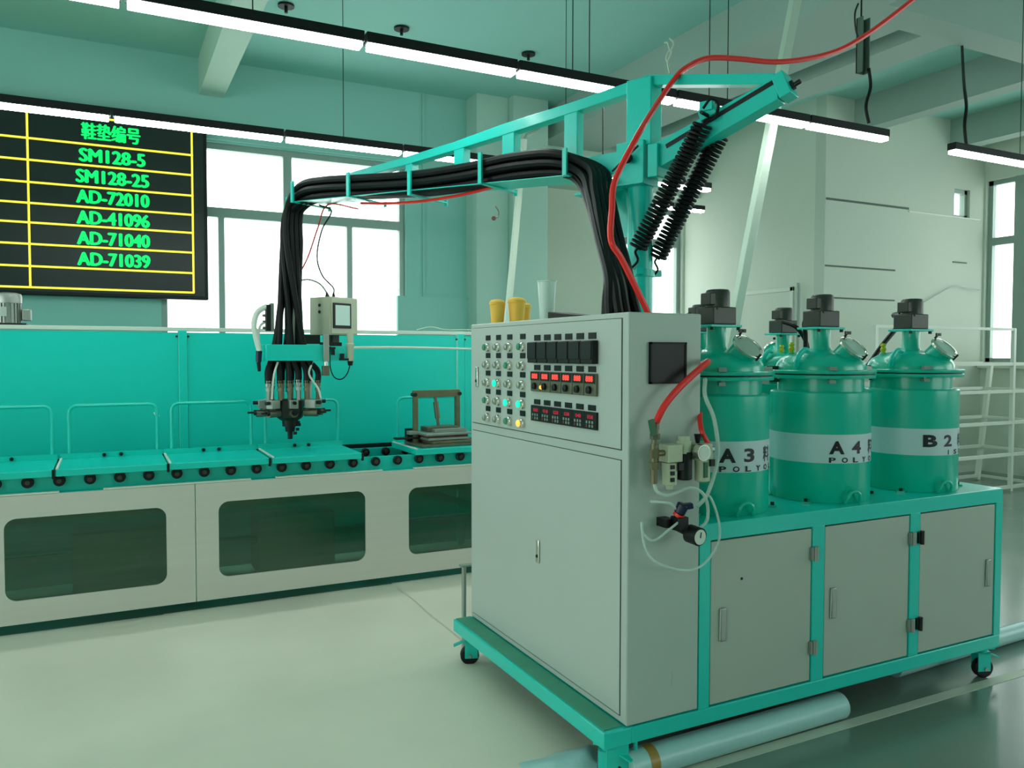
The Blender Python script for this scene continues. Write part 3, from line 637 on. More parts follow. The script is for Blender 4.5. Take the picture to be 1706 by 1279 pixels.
# ================================================================== TANKS
def bend(mb, r, th0, z):                         # wrap flat text (x right, y up) round a cylinder, x=0 at angle th0
    bm = bmesh.new(); vs = [bm.verts.new(v) for v in mb.v]
    for f in mb.f:
        try: bm.faces.new([vs[i] for i in f])
        except ValueError: pass
    xs = [v.x for v in mb.v]; x = min(xs)+.008
    while x < max(xs):
        bmesh.ops.bisect_plane(bm, geom=bm.verts[:]+bm.edges[:]+bm.faces[:], plane_co=(x, 0, 0), plane_no=(1, 0, 0)); x += .008
    bm.verts.index_update(); o = MB()
    o.v = [Vector((r*cos(th0+v.co.x/r), r*sin(th0+v.co.x/r), z+v.co.y)) for v in bm.verts]
    o.f = [tuple(v.index for v in f.verts) for f in bm.faces]; bm.free(); return o
def tank(x, y, label, letters=None, word=None, back=False):
    t = thing('pressure_tank', label, 'tank', (x, y, ZT), 'teal pressure tanks on the frame', local=True)
    R_ = .213
    obj('jacket', MB().lathe((0, 0, 0), [(R_-.004, .0), (R_, .006), (R_, .468), (R_-.006, .474), (.186, .475)], n=64), 'tank', t)
    obj('inner_shell', MB().lathe((0, 0, .474), [(.182, 0), (.182, .075)], n=48), 'tank', t)
    obj('lower_flange', MB().lathe((0, 0, .530), [(.228, 0), (.23, .003), (.23, .013), (.228, .015)], n=64), 'tank', t)
    obj('gasket', MB().lathe((0, 0, .545), [(.222, 0), (.222, .006)], n=48), 'black', t)
    obj('upper_flange', MB().lathe((0, 0, .551), [(.23, 0), (.232, .003), (.232, .012), (.228, .015)], n=64), 'tank', t)
    obj('dome', MB().lathe((0, 0, .565), [(.19, 0), (.19, .018), (.184, .034), (.168, .052), (.14, .068), (.1, .08), (.06, .086), (.046, .09), (.042, .1)], n=48), 'tank', t)
    obj('neck', MB().lathe((0, 0, .655), [(.046, 0), (.04, .01), (.04, .09)], n=28), 'tank', t)
    obj('motor_flange', MB().box(-.082, .082, -.062, .062, .745, .755), 'teal', t, .002)
    mt_ = obj('gearbox', MB().box(-.062, .062, -.05, .05, .755, .828), 'motor', t, .005)
    obj('corner_screw', MB().cyl((-.04, -.0505, .82), (-.04, -.053, .82), .005, n=8), 'dark', mt_); obj('flange_bolt', MB().cyl((.07, -.052, .733), (.07, -.052, .746), .008, n=8), 'dark', t); obj('flange_bolt', MB().cyl((-.07, -.052, .733), (-.07, -.052, .746), .008, n=8), 'dark', t)
    obj('motor', MB().lathe((.005, 0, .828), [(.05, 0), (.05, .062), (.046, .07), (.04, .073)], n=12), 'motor', t)
    obj('terminal_cover', MB().box(-.062, -.03, -.03, .03, .835, .885), 'motor', t, .004)
    az = radians(-83 if not back else 60); el = radians(46)
    dv = Vector((cos(az)*cos(el), sin(az)*cos(el), sin(el))); c0 = Vector((cos(az)*.085, sin(az)*.085, .582))
    c1 = c0+dv*.105
    obj('inlet_pipe', MB().cyl(c0, c1, .056, .054, 28), 'tank', t)
    cp = obj('sight_cap', MB().lathe(c1, [(.058, 0), (.066, .002), (.067, .012), (.06, .018), (.052, .019), (.05, .015), (.0, .0155)], dv, 36), 'chrome', t)
    sd = dv.cross(Vector((0, 0, 1))).normalized(); up = sd.cross(dv)
    q = c1+up*.066+dv*.008
    obj('wing_nut', MB().cyl(q-dv*.01, q+dv*.03, .005, n=8).bar(q+dv*.026-sd*.02, q+dv*.026+sd*.02, .006, .014), 'dark', cp)
    obj('wing_nut', MB().cyl(c1-up*.066+dv*.008-dv*.01, c1-up*.066+dv*.03, .005, n=8), 'dark', cp)
    vx, vy = (-.115, .06) if not back else (-.07, -.06)
    vv = obj('yellow_valve', MB().cyl((vx, vy, .635), (vx, vy, .655), .01, n=10).lathe((vx, vy, .652), [(.013, 0), (.014, .01), (.01, .014), (.01, .022), (.014, .025), (.008, .036)], n=12), 'yellow', t)
    obj('valve_stub', MB().cyl((vx, vy, .60), (vx, vy, .64), .015, n=12), 'tank', t)
    obj('lifting_lug', MB().tube(smooth([(-.185, -.04, .58), (-.19, -.05, .62), (-.165, -.055, .652), (-.13, -.05, .65)], 5), .012, 8), 'teal', t)
    for a in (-20, -125, 40, 150, 95):
        a = radians(a); cl = Vector((cos(a), sin(a), 0))
        obj('flange_clamp', MB().bar(Vector((0, 0, .574))+cl*.19, Vector((0, 0, .574))+cl*.238, .03, .016).cyl(Vector((0, 0, .512))+cl*.2, Vector((0, 0, .574))+cl*.2, .009, n=8).bar(Vector((0, 0, .518))+cl*.185, Vector((0, 0, .518))+cl*.225, .026, .014), 'alu' if a < 0 else 'motor', t)
    obj('name_band', MB().lathe((0, 0, .172), [(R_+.0008, 0), (R_+.0008, .122)], n=64, caps=False), 'label', t)
    if letters:
        for ch, bo_, w_, h_, th in ((letters[0], .045, .066, .056, -118.5), (letters[1], .03, .05, .054, -93.8), ('料', .012, .062, .062, -64)):
            obj('letter', bend(fit(text_mb(ch, 1, bo_), w_, h_), R_+.002, radians(th), .239), 'ink', t, flat=True)
        st = -127.0 if word != 'ISO' else -96.5
        for i, ch in enumerate(word):
            q = fit(text_mb(ch, 1, .03), .028 if ch != 'I' else .006, .022); obj('letter', bend(q, R_+.002, radians(st+3.5+14.2*i), .186), 'ink', t, flat=True)
    a = radians(-100); c_ = Vector((cos(a), sin(a), 0)); s_ = Vector((-sin(a), cos(a), 0))
    L = [c_*(R_+.006)+s_*(-.035)]+[c_*(R_+.02)+s_*(.03*sin(b))+Vector((0, 0, .03+.025*cos(b))) for b in [radians(v) for v in range(-90, 91, 30)]]+[c_*(R_+.006)+s_*.035]
    L[0] += Vector((0, 0, .004)); L[-1] += Vector((0, 0, .004))
    obj('drain_loop', MB().tube(L, .007, 8), 'tank', t)
    for a in (-28, -150, 30, 150):
        a = radians(a); c_ = Vector((cos(a), sin(a), 0))
        ft = obj('hold_down_tab', MB().bar(c_*(R_-.005)+Vector((0, 0, .004)), c_*(R_+.04)+Vector((0, 0, .004)), .034, .007), 'tank', t)
        obj('bolt', MB().cyl(c_*(R_+.026)+Vector((0, 0, .007)), c_*(R_+.026)+Vector((0, 0, .02)), .008, n=6), 'dark', ft)
    a = radians(148); c_ = Vector((cos(a), sin(a), 0))
    for z in ((.4, .055) if word == 'ISO' else ()):
        fb = MB().cyl(c_*(R_-.004)+Vector((0, 0, z)), c_*(R_+.028)+Vector((0, 0, z)), .011, n=12).cyl(c_*(R_+.02)+Vector((0, 0, z-.022)), c_*(R_+.02)+Vector((0, 0, z+.022)), .008, n=10)
        obj('side_fitting', fb, 'tool', t)
    return t
tank(2.255, 2.583, 'teal pressure tank marked A 3, nearest the grey cabinet', 'A3', 'POLYOL')
tank(2.856, 2.583, 'teal pressure tank marked A 4, in the middle of the front row', 'A4', 'POLYOL')
tank(3.458, 2.583, 'teal pressure tank marked B 2, at the right end of the front row', 'B2', 'ISO')
tank(2.856, 3.40, 'teal pressure tank in the rear row, mostly hidden behind tank A 3', back=True)
tank(3.458, 3.40, 'teal pressure tank in the rear row, seen between tanks A 3 and A 4', back=True)
tag(obj('motor_cable', MB().tube(smooth([(3.40, 3.34, 1.735), (3.41, 3.27, 1.71), (3.443, 3.25, 1.67), (3.485, 3.25, 1.61), (3.5, 3.26, 1.55), (3.5, 3.3, 1.47)], 6), .012, 8), 'rubber'), 'black motor cable drooping right from the rear tank motor behind tank A 4', 'cable')
tag(obj('motor_cable', MB().tube(smooth([(3.46, 2.64, 1.75), (3.55, 2.75, 1.75), (3.645, 2.78, 1.723), (3.509, 2.78, 1.599), (3.41, 2.78, 1.50), (3.3, 2.8, 1.36)], 6), .012, 8), 'rubber'), 'black motor cable running down left from the tank B 2 motor', 'cable')
tag(obj('motor_cable', MB().tube(smooth([(2.86, 2.65, 1.73), (2.90, 2.72, 1.70), (2.93, 2.74, 1.64), (2.93, 2.74, 1.52), (2.93, 2.76, 1.49)], 6), .011, 8), 'rubber'), 'black motor cable dropping straight down behind the neck of tank A 4', 'cable')
tag(obj('motor_cable', MB().tube(smooth([(2.2, 2.68, 1.72), (2.13, 2.72, 1.68), (2.1, 2.75, 1.55), (2.12, 2.85, 1.4)], 6), .011, 8), 'rubber'), 'black motor cable behind tank A 3, beside the cabinet edge', 'cable')

# ================================================================== POST AND BOOM
PX, PY = 2.167, 3.0; UX, UY = -.417, .909; NX, NY = .909, .417
def B(s, z, off=0.): return Vector((PX+UX*s+NX*off, PY+UY*s+NY*off, z))
bo = thing('boom_crane', 'teal boom crane on a round post with long truss arm over the conveyor', 'boom', (PX, PY, ZT))
obj('post', MB().lathe((PX, PY, ZT), [(.11, 0), (.11, .012), (.058, .012), (.058, 1.40)], n=36), 'teal', bo)
cl = obj('collar', MB().lathe((PX, PY, 1.90), [(.06, 0), (.068, .002), (.068, .032), (.06, .034)], n=36), 'teal', bo)
for o_ in (-.075, .085): obj('spring_tab', MB().bar(B(-.02, 1.918, o_*.6), B(-.05, 1.922, o_*1.15), .03, .03), 'teal', cl)
obj('sleeve', MB().bar(B(.016, 2.31), B(.016, 2.5), .14, .14, (UX, UY, 0)), 'teal', bo, .004)
obj('sleeve_plate', MB().bar(B(.02, 2.303), B(.02, 2.313), .19, .17, (UX, UY, 0)), 'teal', bo, .002)
obj('mast', MB().bar(B(-.015, 2.48), B(-.015, 2.778), .1, .125, (UX, UY, 0)), 'teal', bo, .004)
obj('arm_socket', MB().bar(B(-.095, 2.33), B(-.095, 2.475), .13, .05, (UX, UY, 0)), 'teal', bo, .004)
obj('base_plate', MB().bar(B(.06, 2.305, 0), B(.32, 2.305, 0), .12, .012), 'teal', bo)
obj('gusset', MB().prism([B(.07, 2.3), B(.19, 2.3), B(.10, 2.09), B(.06, 2.09)], Vector((NX, NY, 0))*-.008, Vector((NX, NY, 0))*.008), 'teal', bo)
kn = obj('clamp_knob', MB().lathe(B(.01, 2.42, -.07), [(.008, 0), (.008, .02), (.022, .022), (.024, .03), (.018, .042)], (-NX, -NY, 0), 14), 'black', bo)
obj('lever', MB().cyl(B(.01, 2.42, -.1)-Vector((0, 0, .0))-Vector((.04, -.06, .05)), B(.01, 2.42, -.1)+Vector((.03, -.04, .05)), .005, n=6), 'dark', kn)
def chord(name, pts, w, par=bo):               # pts: (s, z_bottom, z_top)
    b = MB(); rings = []
    for s, z0, z1 in pts: rings.append([B(s, z0, -w/2), B(s, z0, w/2), B(s, z1, w/2), B(s, z1, -w/2)])
    b.loft(rings); return obj(name, b, 'teal', par, .003)
chord('top_chord', [(-.05, 2.744, 2.791), (.05, 2.728, 2.780), (.352, 2.699, 2.75), (.787, 2.663, 2.721), (1.12, 2.64, 2.686), (1.497, 2.616, 2.663), (1.93, 2.598, 2.643), (2.25, 2.58, 2.61)], .06)
chord('bottom_chord', [(.08, 2.377, 2.476), (.402, 2.378, 2.476), (.96, 2.425, 2.49), (1.489, 2.44, 2.51), (2.02, 2.50, 2.56), (2.25, 2.515, 2.585), (2.6, 2.525, 2.57)], .07)
for s, w_, z0, z1 in ((.365, .076, 2.46, 2.71), (.748, .078, 2.47, 2.68), (1.085, .07, 2.48, 2.66), (1.466, .052, 2.49, 2.63), (1.85, .05, 2.53, 2.61)):
    obj('truss_strut', MB().bar(B(s, z0), B(s, z1), .055, w_, (UX, UY, 0)), 'teal', bo, .003)
chord('rear_chord', [(-.05, 2.747, 2.791), (-.62, 2.632, 2.676)], .06)
sp = chord('spring_arm', [(-.09, 2.362, 2.478), (-.64, 2.565, 2.66)], .085)
obj('slot', MB().bar(B(-.15, 2.457, -.0435), B(-.62, 2.635, -.0435), .004, .018), 'black', sp)
obj('end_plate', MB().bar(B(-.63, 2.612), B(-.675, 2.63), .095, .10), 'teal', bo, .003)
obj('adjusting_bolt', MB().cyl(B(-.655, 2.61), B(-.69, 2.625), .02, n=6).cyl(B(-.66, 2.61), B(-.715, 2.632), .01, n=8), 'dark', bo)
sb = obj('spring_carriage', MB().bar(B(-.31, 2.555), B(-.38, 2.58), .12, .05).bar(B(-.345, 2.57, -.055), B(-.345, 2.61, -.055), .03, .06, (UX, UY, 0)), 'teal', bo, .003)
obj('carriage_pin', MB().cyl(B(-.35, 2.55, -.12), B(-.35, 2.55, .12), .008, n=8), 'dark', sb)
def spring(a, b, n, R_, rw):
    a = Vector(a); b = Vector(b); d_ = (b-a); L = d_.length; d_ /= L; s1 = d_.cross(Vector((0, 0, 1))).normalized(); s2 = d_.cross(s1)
    P = []
    K = n*14
    for i in range(K+1):
        th = 2*pi*i/14; P.append(a+d_*(L*i/K)+s1*(R_*cos(th))+s2*(R_*sin(th)))
    return MB().tube(P, rw, 6), s1, s2, d_
for off, a, b, lb in ((-.07, B(-.335, 2.515, -.07), B(-.035, 2.02, -.085), 'near black coil spring between the spring arm and the post collar'), (.055, B(-.35, 2.49, .06), B(-.07, 1.985, .03), 'far black coil spring, right of its twin, hooked below the spring arm')):
    t = thing('coil_spring', lb, 'spring', a, 'black coil springs of the boom')
    mb, s1, s2, dd = spring(a, b, 31, .036, .0074)
    obj('coil', mb, 'rubber', t)
    top = Vector(a); e = B(-.35, 2.56, off*1.5)
    obj('top_hook', MB().tube(smooth([top, top-dd*.015, top-dd*.045+s2*.034, top-dd*.095+s2*.018, top-dd*.10-s2*.022, top-dd*.055-s2*.034], 5), .0062, 6), 'rubber', t)
    bt_ = Vector(b)
    obj('bottom_hook', MB().tube(smooth([bt_, bt_+dd*.02, bt_+dd*.045+s2*.03, bt_+dd*.09+s2*.014, bt_+dd*.09-s2*.02, bt_+dd*.05-s2*.03], 5), .0058 if off < 0 else .0045, 6), 'rubber', t)
# hanger hooks under the boom
for s, zb_, zt_ in ((.288, 2.373, 2.49), (.798, 2.40, 2.55), (1.298, 2.405, 2.53), (1.797, 2.455, 2.59), (2.32, 2.485, 2.61)):
    obj('hose_hanger', MB().bar(B(s, zb_, -.185), B(s, zt_, -.185), .012, .022, (UX, UY, 0)).bar(B(s, zb_, -.19), B(s, zb_-.004, .10), .022, .008).bar(B(s, zb_-.02, .1), B(s, zb_+.01, .1), .008, .02, (UX, UY, 0)), 'teal', bo)
obj('cable_tray', MB().add([B(.30, 2.372, -.16), B(.30, 2.372, .03), B(.30, 2.376, .03), B(.30, 2.376, -.16), B(2.42, 2.495, -.16), B(2.42, 2.505, .03), B(2.42, 2.509, .03), B(2.42, 2.499, -.16)],
     [(0,3,2,1),(4,5,6,7),(0,1,5,4),(1,2,6,5),(2,3,7,6),(3,0,4,7)]), 'teal', bo)

# wire tie on the boom top
tag(obj('wire_tie', MB().tube(smooth([B(-.16, 2.77, -.035), B(-.15, 2.82, -.035), B(-.165, 2.86, -.03), B(-.15, 2.875, -.02), B(-.14, 2.84, -.03), B(-.16, 2.80, -.03)], 5), .004, 5).tube(smooth([B(-.155, 2.865, -.025), B(-.17, 2.9, -.02), B(-.155, 2.925, -.03)], 4), .004, 5).tube(smooth([B(-.155, 2.87, -.025), B(-.14, 2.91, -.02), B(-.125, 2.915, -.02)], 4), .004, 5), 'pipe'), 'twisted pale wire tie sticking up from the boom top beside the red hose', 'wire')
t = thing('hanging_disc', 'small orange disc on a thin drop rod behind the boom, beside the post', 'hanging disc', (2.445, 3.7, 2.5))
obj('disc', MB().lathe((2.445, 3.7, 2.525), [(.045, 0), (.05, .01), (.03, .02)], n=18), 'orange', t); obj('clip', MB().cyl((2.445, 3.7, 2.46), (2.445, 3.7, 2.524), .022), 'tool', t); obj('drop_rod', MB().cyl((2.445, 3.735, 2.54), (2.445, 3.735, 3.0), .004, n=6), 'dark', t)
t = thing('hose_tag', 'small pink tag on a wire hook hanging below the boom', 'tag', (1.93, 4.1, 2.4))
obj('string', MB().tube([(1.97, 4.08, 2.42), (1.965, 4.1, 2.38)], .002, 4), 'pipe', t); obj('wire_hook', MB().tube(smooth([(1.965, 4.1, 2.385), (1.985, 4.1, 2.36), (1.985, 4.1, 2.33), (1.97, 4.1, 2.32)], 4), .004, 5), 'tool', t); obj('tag_card', MB().cyl((1.955, 4.095, 2.315), (1.955, 4.1, 2.315), .013, n=10), 'wood', t)

# ================================================================== HOSES
HP = [ (1.812, 2.62, 1.64), (1.812, 2.64, 1.75), (1.835, 2.69, 1.86), (1.895, 2.86, 2.04), (1.955, 3.03, 2.24), (1.985, 3.15, 2.37)]
path_boom = [(.36, 2.44), (.62, 2.465), (.92, 2.462), (1.31, 2.475), (1.75, 2.515), (2.05, 2.545), (2.26, 2.548), (2.40, 2.49), (2.47, 2.39), (2.49, 2.25), (2.50, 2.05), (2.51, 1.85), (2.53, 1.66), (2.56, 1.52)]
offs = []
for r_i in range(3):
    for c_i in range(4): offs.append((-.055-.034*c_i+(.006 if r_i % 2 else 0), (r_i-1)*.042))
offs.pop(3)
heads = [(.925, 1.36), (.965, 1.372), (1.0, 1.36), (1.03, 1.38), (1.06, 1.36), (1.09, 1.38), (1.115, 1.365), (1.14, 1.38), (1.17, 1.36), (1.21, 1.372), (1.245, 1.36)]
for k, (o1, o2) in enumerate(offs):
    P = []
    r1_, r2_ = random.uniform(-1, 1), random.uniform(-1, 1)
    for i, (x, y, z) in enumerate(HP):
        fr_ = i/(len(HP)-1)
        sp_ = (o1+.106); spread = 1.0
        # bundle spreads sideways at the cabinet
        sx = sp_*(1.0+.3*(1-fr_)) + (.022 if sp_ > .02 else -.01)*(1-fr_)**2; P.append(Vector((x+sx*.95+o2*(.3+.3*fr_), y+o2*(1-fr_)*1.2+sx*.25-(o2*.5*fr_), z+o2*fr_*.7+(0 if i else -.0))))
    for i, (s, z) in enumerate(path_boom):
        if i <= 6: P.append(B(s+o2*.0, z+o2, o1+.006*r1_*sin(s*4+k)))
        elif i <= 9: 
            tt = (i-6)/3; P.append(B(s-o2*tt*1.0, z+o2*(1-tt), o1+.02*tt))
        else:
            tt = (i-9)/4; a = B(s-o2, z, o1+.02+.02*r2_*tt)
            hx, hz = heads[k]; tgt = Vector((hx, 5.36+(.03 if k % 2 else -.03), z)); P.append(a.lerp(tgt, tt*.75))
    hx, hz = heads[k]; P.append(Vector((hx, 5.36+(.04 if k % 2 else -.04), 1.44))); P.append(Vector((hx, 5.36+(.045 if k % 2 else -.045), hz)))
    o = obj('hose', MB().tube(smooth(P, 6), .0195, 8), 'rubber')
    o.name = 'hydraulic_hose'; tag(o, 'black rubber hose bundled with others along the boom to the injection head', 'hose', 'black hoses bundled along the boom')
# thin cables below the boom end
tag(obj('sensor_cable', MB().tube(smooth([B(2.3, 2.49, .0), (1.29, 5.1, 2.46), (1.265, 5.25, 2.36), (1.255, 5.35, 2.2), (1.30, 5.4, 2.08), (1.38, 5.42, 2.0), (1.385, 5.45, 1.95)], 6), .005, 5), 'rubber'), 'thin dark cable looping from the boom end down to the small operator panel', 'cable')
tag(obj('air_line', MB().tube(smooth([B(1.95, 2.43, .02), B(2.25, 2.49, .03), (1.25, 5.3, 2.38), (1.2, 5.36, 2.2), (1.14, 5.4, 2.05), (1.13, 5.4, 1.9)], 6), .005, 5), 'red'), 'thin red air line beside the vertical hoses above the injection head', 'hose')
tag(obj('air_line', MB().tube(smooth([B(.8, 2.405, -.06), B(1.0, 2.385, -.08), B(1.3, 2.385, -.08), B(1.6, 2.41, -.06), B(1.9, 2.455, .0)], 5), .008, 6), 'red'), 'red air line stretched under the cable tray of the boom', 'hose')
tag(obj('air_line', MB().tube(smooth([(1.814, 2.72, 1.65), (1.808, 2.72, 1.72), (1.803, 2.72, 1.84), (1.82, 2.73, 1.93)], 5), .009, 6), 'red'), 'short red air line rising from the cabinet top behind the black hoses', 'hose')
tag(obj('air_line', MB().tube(smooth([(5.0, 2.85, 4.57), (4.6, 2.8, 4.1), (4.15, 2.8, 3.7), (3.712, 2.8, 3.367), (3.363, 2.8, 3.123), (3.117, 2.8, 2.995), (2.807, 2.8, 2.907), (2.553, 2.8, 2.879), (2.381, 2.8, 2.853), (2.265, 2.8, 2.795), (2.201, 2.8, 2.739), (2.122, 2.8, 2.638), (2.0, 2.72, 2.521), (1.892, 2.65, 2.41), (1.793, 2.65, 2.235), (1.745, 2.60, 2.11), (1.688, 2.52, 1.977), (1.734, 2.52, 1.913), (1.804, 2.52, 1.803), (1.865, 2.52, 1.70), (1.87, 2.52, 1.66)], 6), .0122, 8), 'red'), 'long red air hose sweeping from the ceiling over the boom to the cabinet top', 'hose')
tag(obj('air_line', MB().tube(smooth([(2.02, 2.6, 1.42), (2.015, 2.42, 1.50), (1.968, 2.30, 1.525), (1.912, 2.27, 1.504), (1.809, 2.262, 1.434), (1.744, 2.262, 1.372), (1.71, 2.268, 1.31)], 6), .0122, 8), 'red'), 'red air hose coming round the cabinet edge to the green handled valve', 'hose')
tag(obj('air_line', MB().tube(smooth([(1.985, 2.36, 1.33), (1.95, 2.32, 1.32), (1.925, 2.28, 1.275), (1.943, 2.265, 1.228)], 5), .009, 8), 'red'), 'short red hose entering the right side of the air unit', 'hose')
# pale cable from the post
tag(obj('pale_cable', MB().tube(smooth([(2.02, 3.25, 2.36), (2.06, 3.15, 2.25), (2.09, 3.1, 2.05), (2.1, 3.05, 1.85), (2.09, 3.0, 1.7)], 5), .006, 5), 'pipe'), 'thin pale cable hanging between the hose bundle and the post', 'cable')

# ================================================================== INJECTION HEAD
ih = thing('injection_head', 'injection head with metal manifold and black nozzle hanging from the boom above the conveyor', 'injection head', (1.08, 5.38, .99))
obj('hanger_bar', MB().box(1.105, 1.14, 5.42, 5.44, 1.5, 2.52), 'alu', ih)
obj('support_column', MB().cyl((1.075, 5.42, 1.3), (1.075, 5.42, 2.53), .02, n=12), 'teal', ih)
br = obj('bracket_plate', MB().box(.905, 1.31, 5.255, 5.263, 1.508, 1.612).box(.905, .913, 5.263, 5.5, 1.508, 1.612).box(1.302, 1.31, 5.263, 5.5, 1.508, 1.612).box(.905, 1.31, 5.49, 5.5, 1.508, 1.612), 'teal', ih, .002)
obj('bracket_arm', MB().box(1.31, 1.44, 5.28, 5.295, 1.508, 1.605), 'teal', br)
obj('bracket_clip', MB().box(1.29, 1.345, 5.235, 5.255, 1.585, 1.597).box(1.32, 1.34, 5.235, 5.255, 1.545, 1.585), 'black', br)
obj('manifold_core', MB().lathe((1.075, 5.38, 1.115), [(.06, 0), (.085, .02), (.09, .05), (.09, .13), (.07, .14)], n=8), 'dark', ih)
for a, r_ in ((180, .17), (0, .17), (215, .15), (325, .15), (270, .1), (90, .12), (140, .15), (40, .15)):
    c_ = Vector((1.075+r_*cos(radians(a)), 5.38+r_*sin(radians(a)), 0)); dr_ = Vector((cos(radians(a)), sin(radians(a)), 0))
    vb = obj('injector', MB().bar(c_-dr_*.035+Vector((0, 0, 1.225)), c_+dr_*.035+Vector((0, 0, 1.225)), .055, .055), 'alu', ih, .003)
    obj('injector_body', MB().cyl(c_-dr_*.05+Vector((0, 0, 1.165)), c_+dr_*.045+Vector((0, 0, 1.165)), .024, n=10), 'tool', vb)
    obj('adjusting_screw', MB().cyl(c_+dr_*.03+Vector((0, 0, 1.172)), c_+dr_*.1+Vector((0, 0, 1.172)), .007, n=8).cyl(c_+dr_*.045+Vector((0, 0, 1.172)), c_+dr_*.06+Vector((0, 0, 1.172)), .02, n=6).cyl(c_+dr_*.03+Vector((0, 0, 1.235)), c_+dr_*.065+Vector((0, 0, 1.235)), .012, n=8), 'black', vb)
for k, (hx, hz) in enumerate(heads):
    y = 5.36+(.045 if k % 2 else -.045)
    obj('hose_fitting', MB().cyl((hx, y, 1.25), (hx, y, hz), .0135, n=8).cyl((hx, y, hz-.05), (hx, y, hz-.03), .019, n=6).cyl((hx, y, hz-.02), (hx, y, hz+.018), .0185, n=10), ('alu', 'tool', 'bronze')[k % 3], ih)
nz = obj('nozzle', MB().lathe((1.075, 5.38, .99), [(.016, 0), (.018, .05), (.03, .05), (.034, .085), (.05, .085), (.052, .13)], n=16), 'black', ih)
for z, dx in ((1.03, .03), (1.055, .045), (1.085, .055), (1.1, .05)):
    obj('nozzle_screw', MB().cyl((1.075+dx-.015, 5.35, z), (1.075+dx+.008, 5.345, z), .01, n=8), 'black', nz)
# side solenoid block with white tubes and blue fitting
sv = thing('solenoid_block', 'black solenoid valve block with white air tubes left of the hanging hoses', 'valve block', (.94, 5.36, 1.7))
obj('block', MB().box(.922, .95, 5.33, 5.39, 1.70, 1.87), 'black', sv, .003); obj('mount_plate', MB().box(.95, .972, 5.34, 5.4, 1.7, 1.88), 'alu', sv)
for z in (1.72, 1.76, 1.8, 1.85): obj('fitting', MB().cyl((.902, 5.36, z), (.922, 5.36, z), .009, n=8), 'tool', sv)
tag(obj('white_tube', MB().tube(smooth([(.93, 5.35, 1.86), (.87, 5.35, 1.82), (.845, 5.34, 1.74), (.855, 5.33, 1.66), (.875, 5.32, 1.57)], 6), .018, 8), 'white'), 'thick white tube curving down from the valve block to the blue fitting', 'tube')
tag(obj('white_tube', MB().tube(smooth([(.92, 5.36, 1.76), (.885, 5.35, 1.73), (.872, 5.34, 1.66), (.882, 5.34, 1.6)], 6), .008, 6), 'white'), 'thin white tube beside the thick one below the valve block', 'tube')
t = thing('quick_coupling', 'blue quick coupling with black tip hanging left of the teal bracket', 'coupling', (.87, 5.32, 1.5))
obj('sleeve', MB().cyl((.872, 5.32, 1.57), (.868, 5.32, 1.5), .02, .018), 'blue', t); obj('tip', MB().cyl((.868, 5.32, 1.5), (.872, 5.32, 1.44), .014, .01), 'black', t)
for x, y in ((.985, 5.3), (1.21, 5.3)):
    tag(obj('white_tube', MB().tube(smooth([(x, y, 1.5), (x-.025, y, 1.42), (x-.035 if x < 1.1 else x+.03, y, 1.33), (x-.04 if x < 1.1 else x+.05, y, 1.26)], 5), .007, 6), 'white'), 'thin white tube at the %s of the injection head fittings' % ('left' if x < 1.1 else 'right'), 'tube')
t = thing('pneumatic_cylinder', 'small silver cylinder with dark end below the operator panel', 'cylinder', (1.285, 5.25, 1.41))
obj('barrel', MB().box(1.265, 1.3, 5.225, 5.25, 1.5, 1.68), 'alu', t, .003); obj('end_block', MB().box(1.255, 1.3, 5.215, 5.25, 1.41, 1.475), 'tool', t, .003); obj('rod', MB().cyl((1.28, 5.235, 1.47), (1.28, 5.235, 1.505), .012), 'chrome', t)
t = thing('spray_gun_handle', 'beige cylindrical handle clipped to the right end of the bracket', 'handle', (1.455, 5.28, 1.5))
obj('grip', MB().lathe((1.455, 5.28, 1.505), [(.018, 0), (.023, .01), (.023, .09), (.026, .095), (.026, .115), (.021, .12), (.021, .19)], n=16), 'beige', t)
obj('tip', MB().cyl((1.455, 5.28, 1.475), (1.455, 5.28, 1.505), .015, .02), 'black', t); obj('clip', MB().box(1.38, 1.44, 5.262, 5.28, 1.51, 1.522).box(1.385, 1.41, 5.262, 5.28, 1.522, 1.555), 'black', t)
tag(obj('gun_cable', MB().tube(smooth([(1.452, 5.28, 1.475), (1.43, 5.27, 1.42), (1.39, 5.26, 1.385), (1.345, 5.26, 1.395), (1.32, 5.27, 1.45), (1.315, 5.27, 1.53), (1.32, 5.28, 1.6)], 6), .004, 5), 'rubber'), 'thin black cable looping below the beige handle', 'cable')
# operator panel
op = thing('operator_panel', 'beige operator box with touch screen beside the hanging hoses', 'operator panel', (1.394, 5.47, 1.68), rz=radians(28.2), local=True)
obj('box', MB().box(-.125, .125, -.1, .1, 0, .255), 'beige', op, .004)
dd = obj('front_door', MB().box(-.118, .118, -.108, -.1, .008, .247), 'beige', op, .003)
sc_ = obj('screen_bezel', MB().box(-.108, .055, -.115, -.108, .045, .215), 'black', dd, .003)
obj('screen', MB().box(-.09, .04, -.1165, -.115, .065, .2), 'lcd', sc_)
obj('latch', MB().box(.124, .136, -.03, .0, .1, .14), 'dark', op)
for z in (.2, .155): obj('side_button', MB().cyl((-.125, -.0, z), (-.13, -.0, z), .011, n=10), 'black', op)
for x in (-.06, .0): obj('cable_gland', MB().cyl((x, 0, .255), (x, 0, .29), .014, .006, 8), 'dark', op)
obj('mount_block', MB().box(-.03, .03, -.02, .03, -.05, 0), 'dark', op)
tag(obj('data_cable', MB().tube(smooth([(1.36, 5.45, 1.94), (1.3, 5.44, 2.02), (1.22, 5.43, 2.05), (1.15, 5.43, 2.04)], 5), .006, 6), 'alu'), 'grey cable arching from the operator box to the hanging hoses', 'cable')
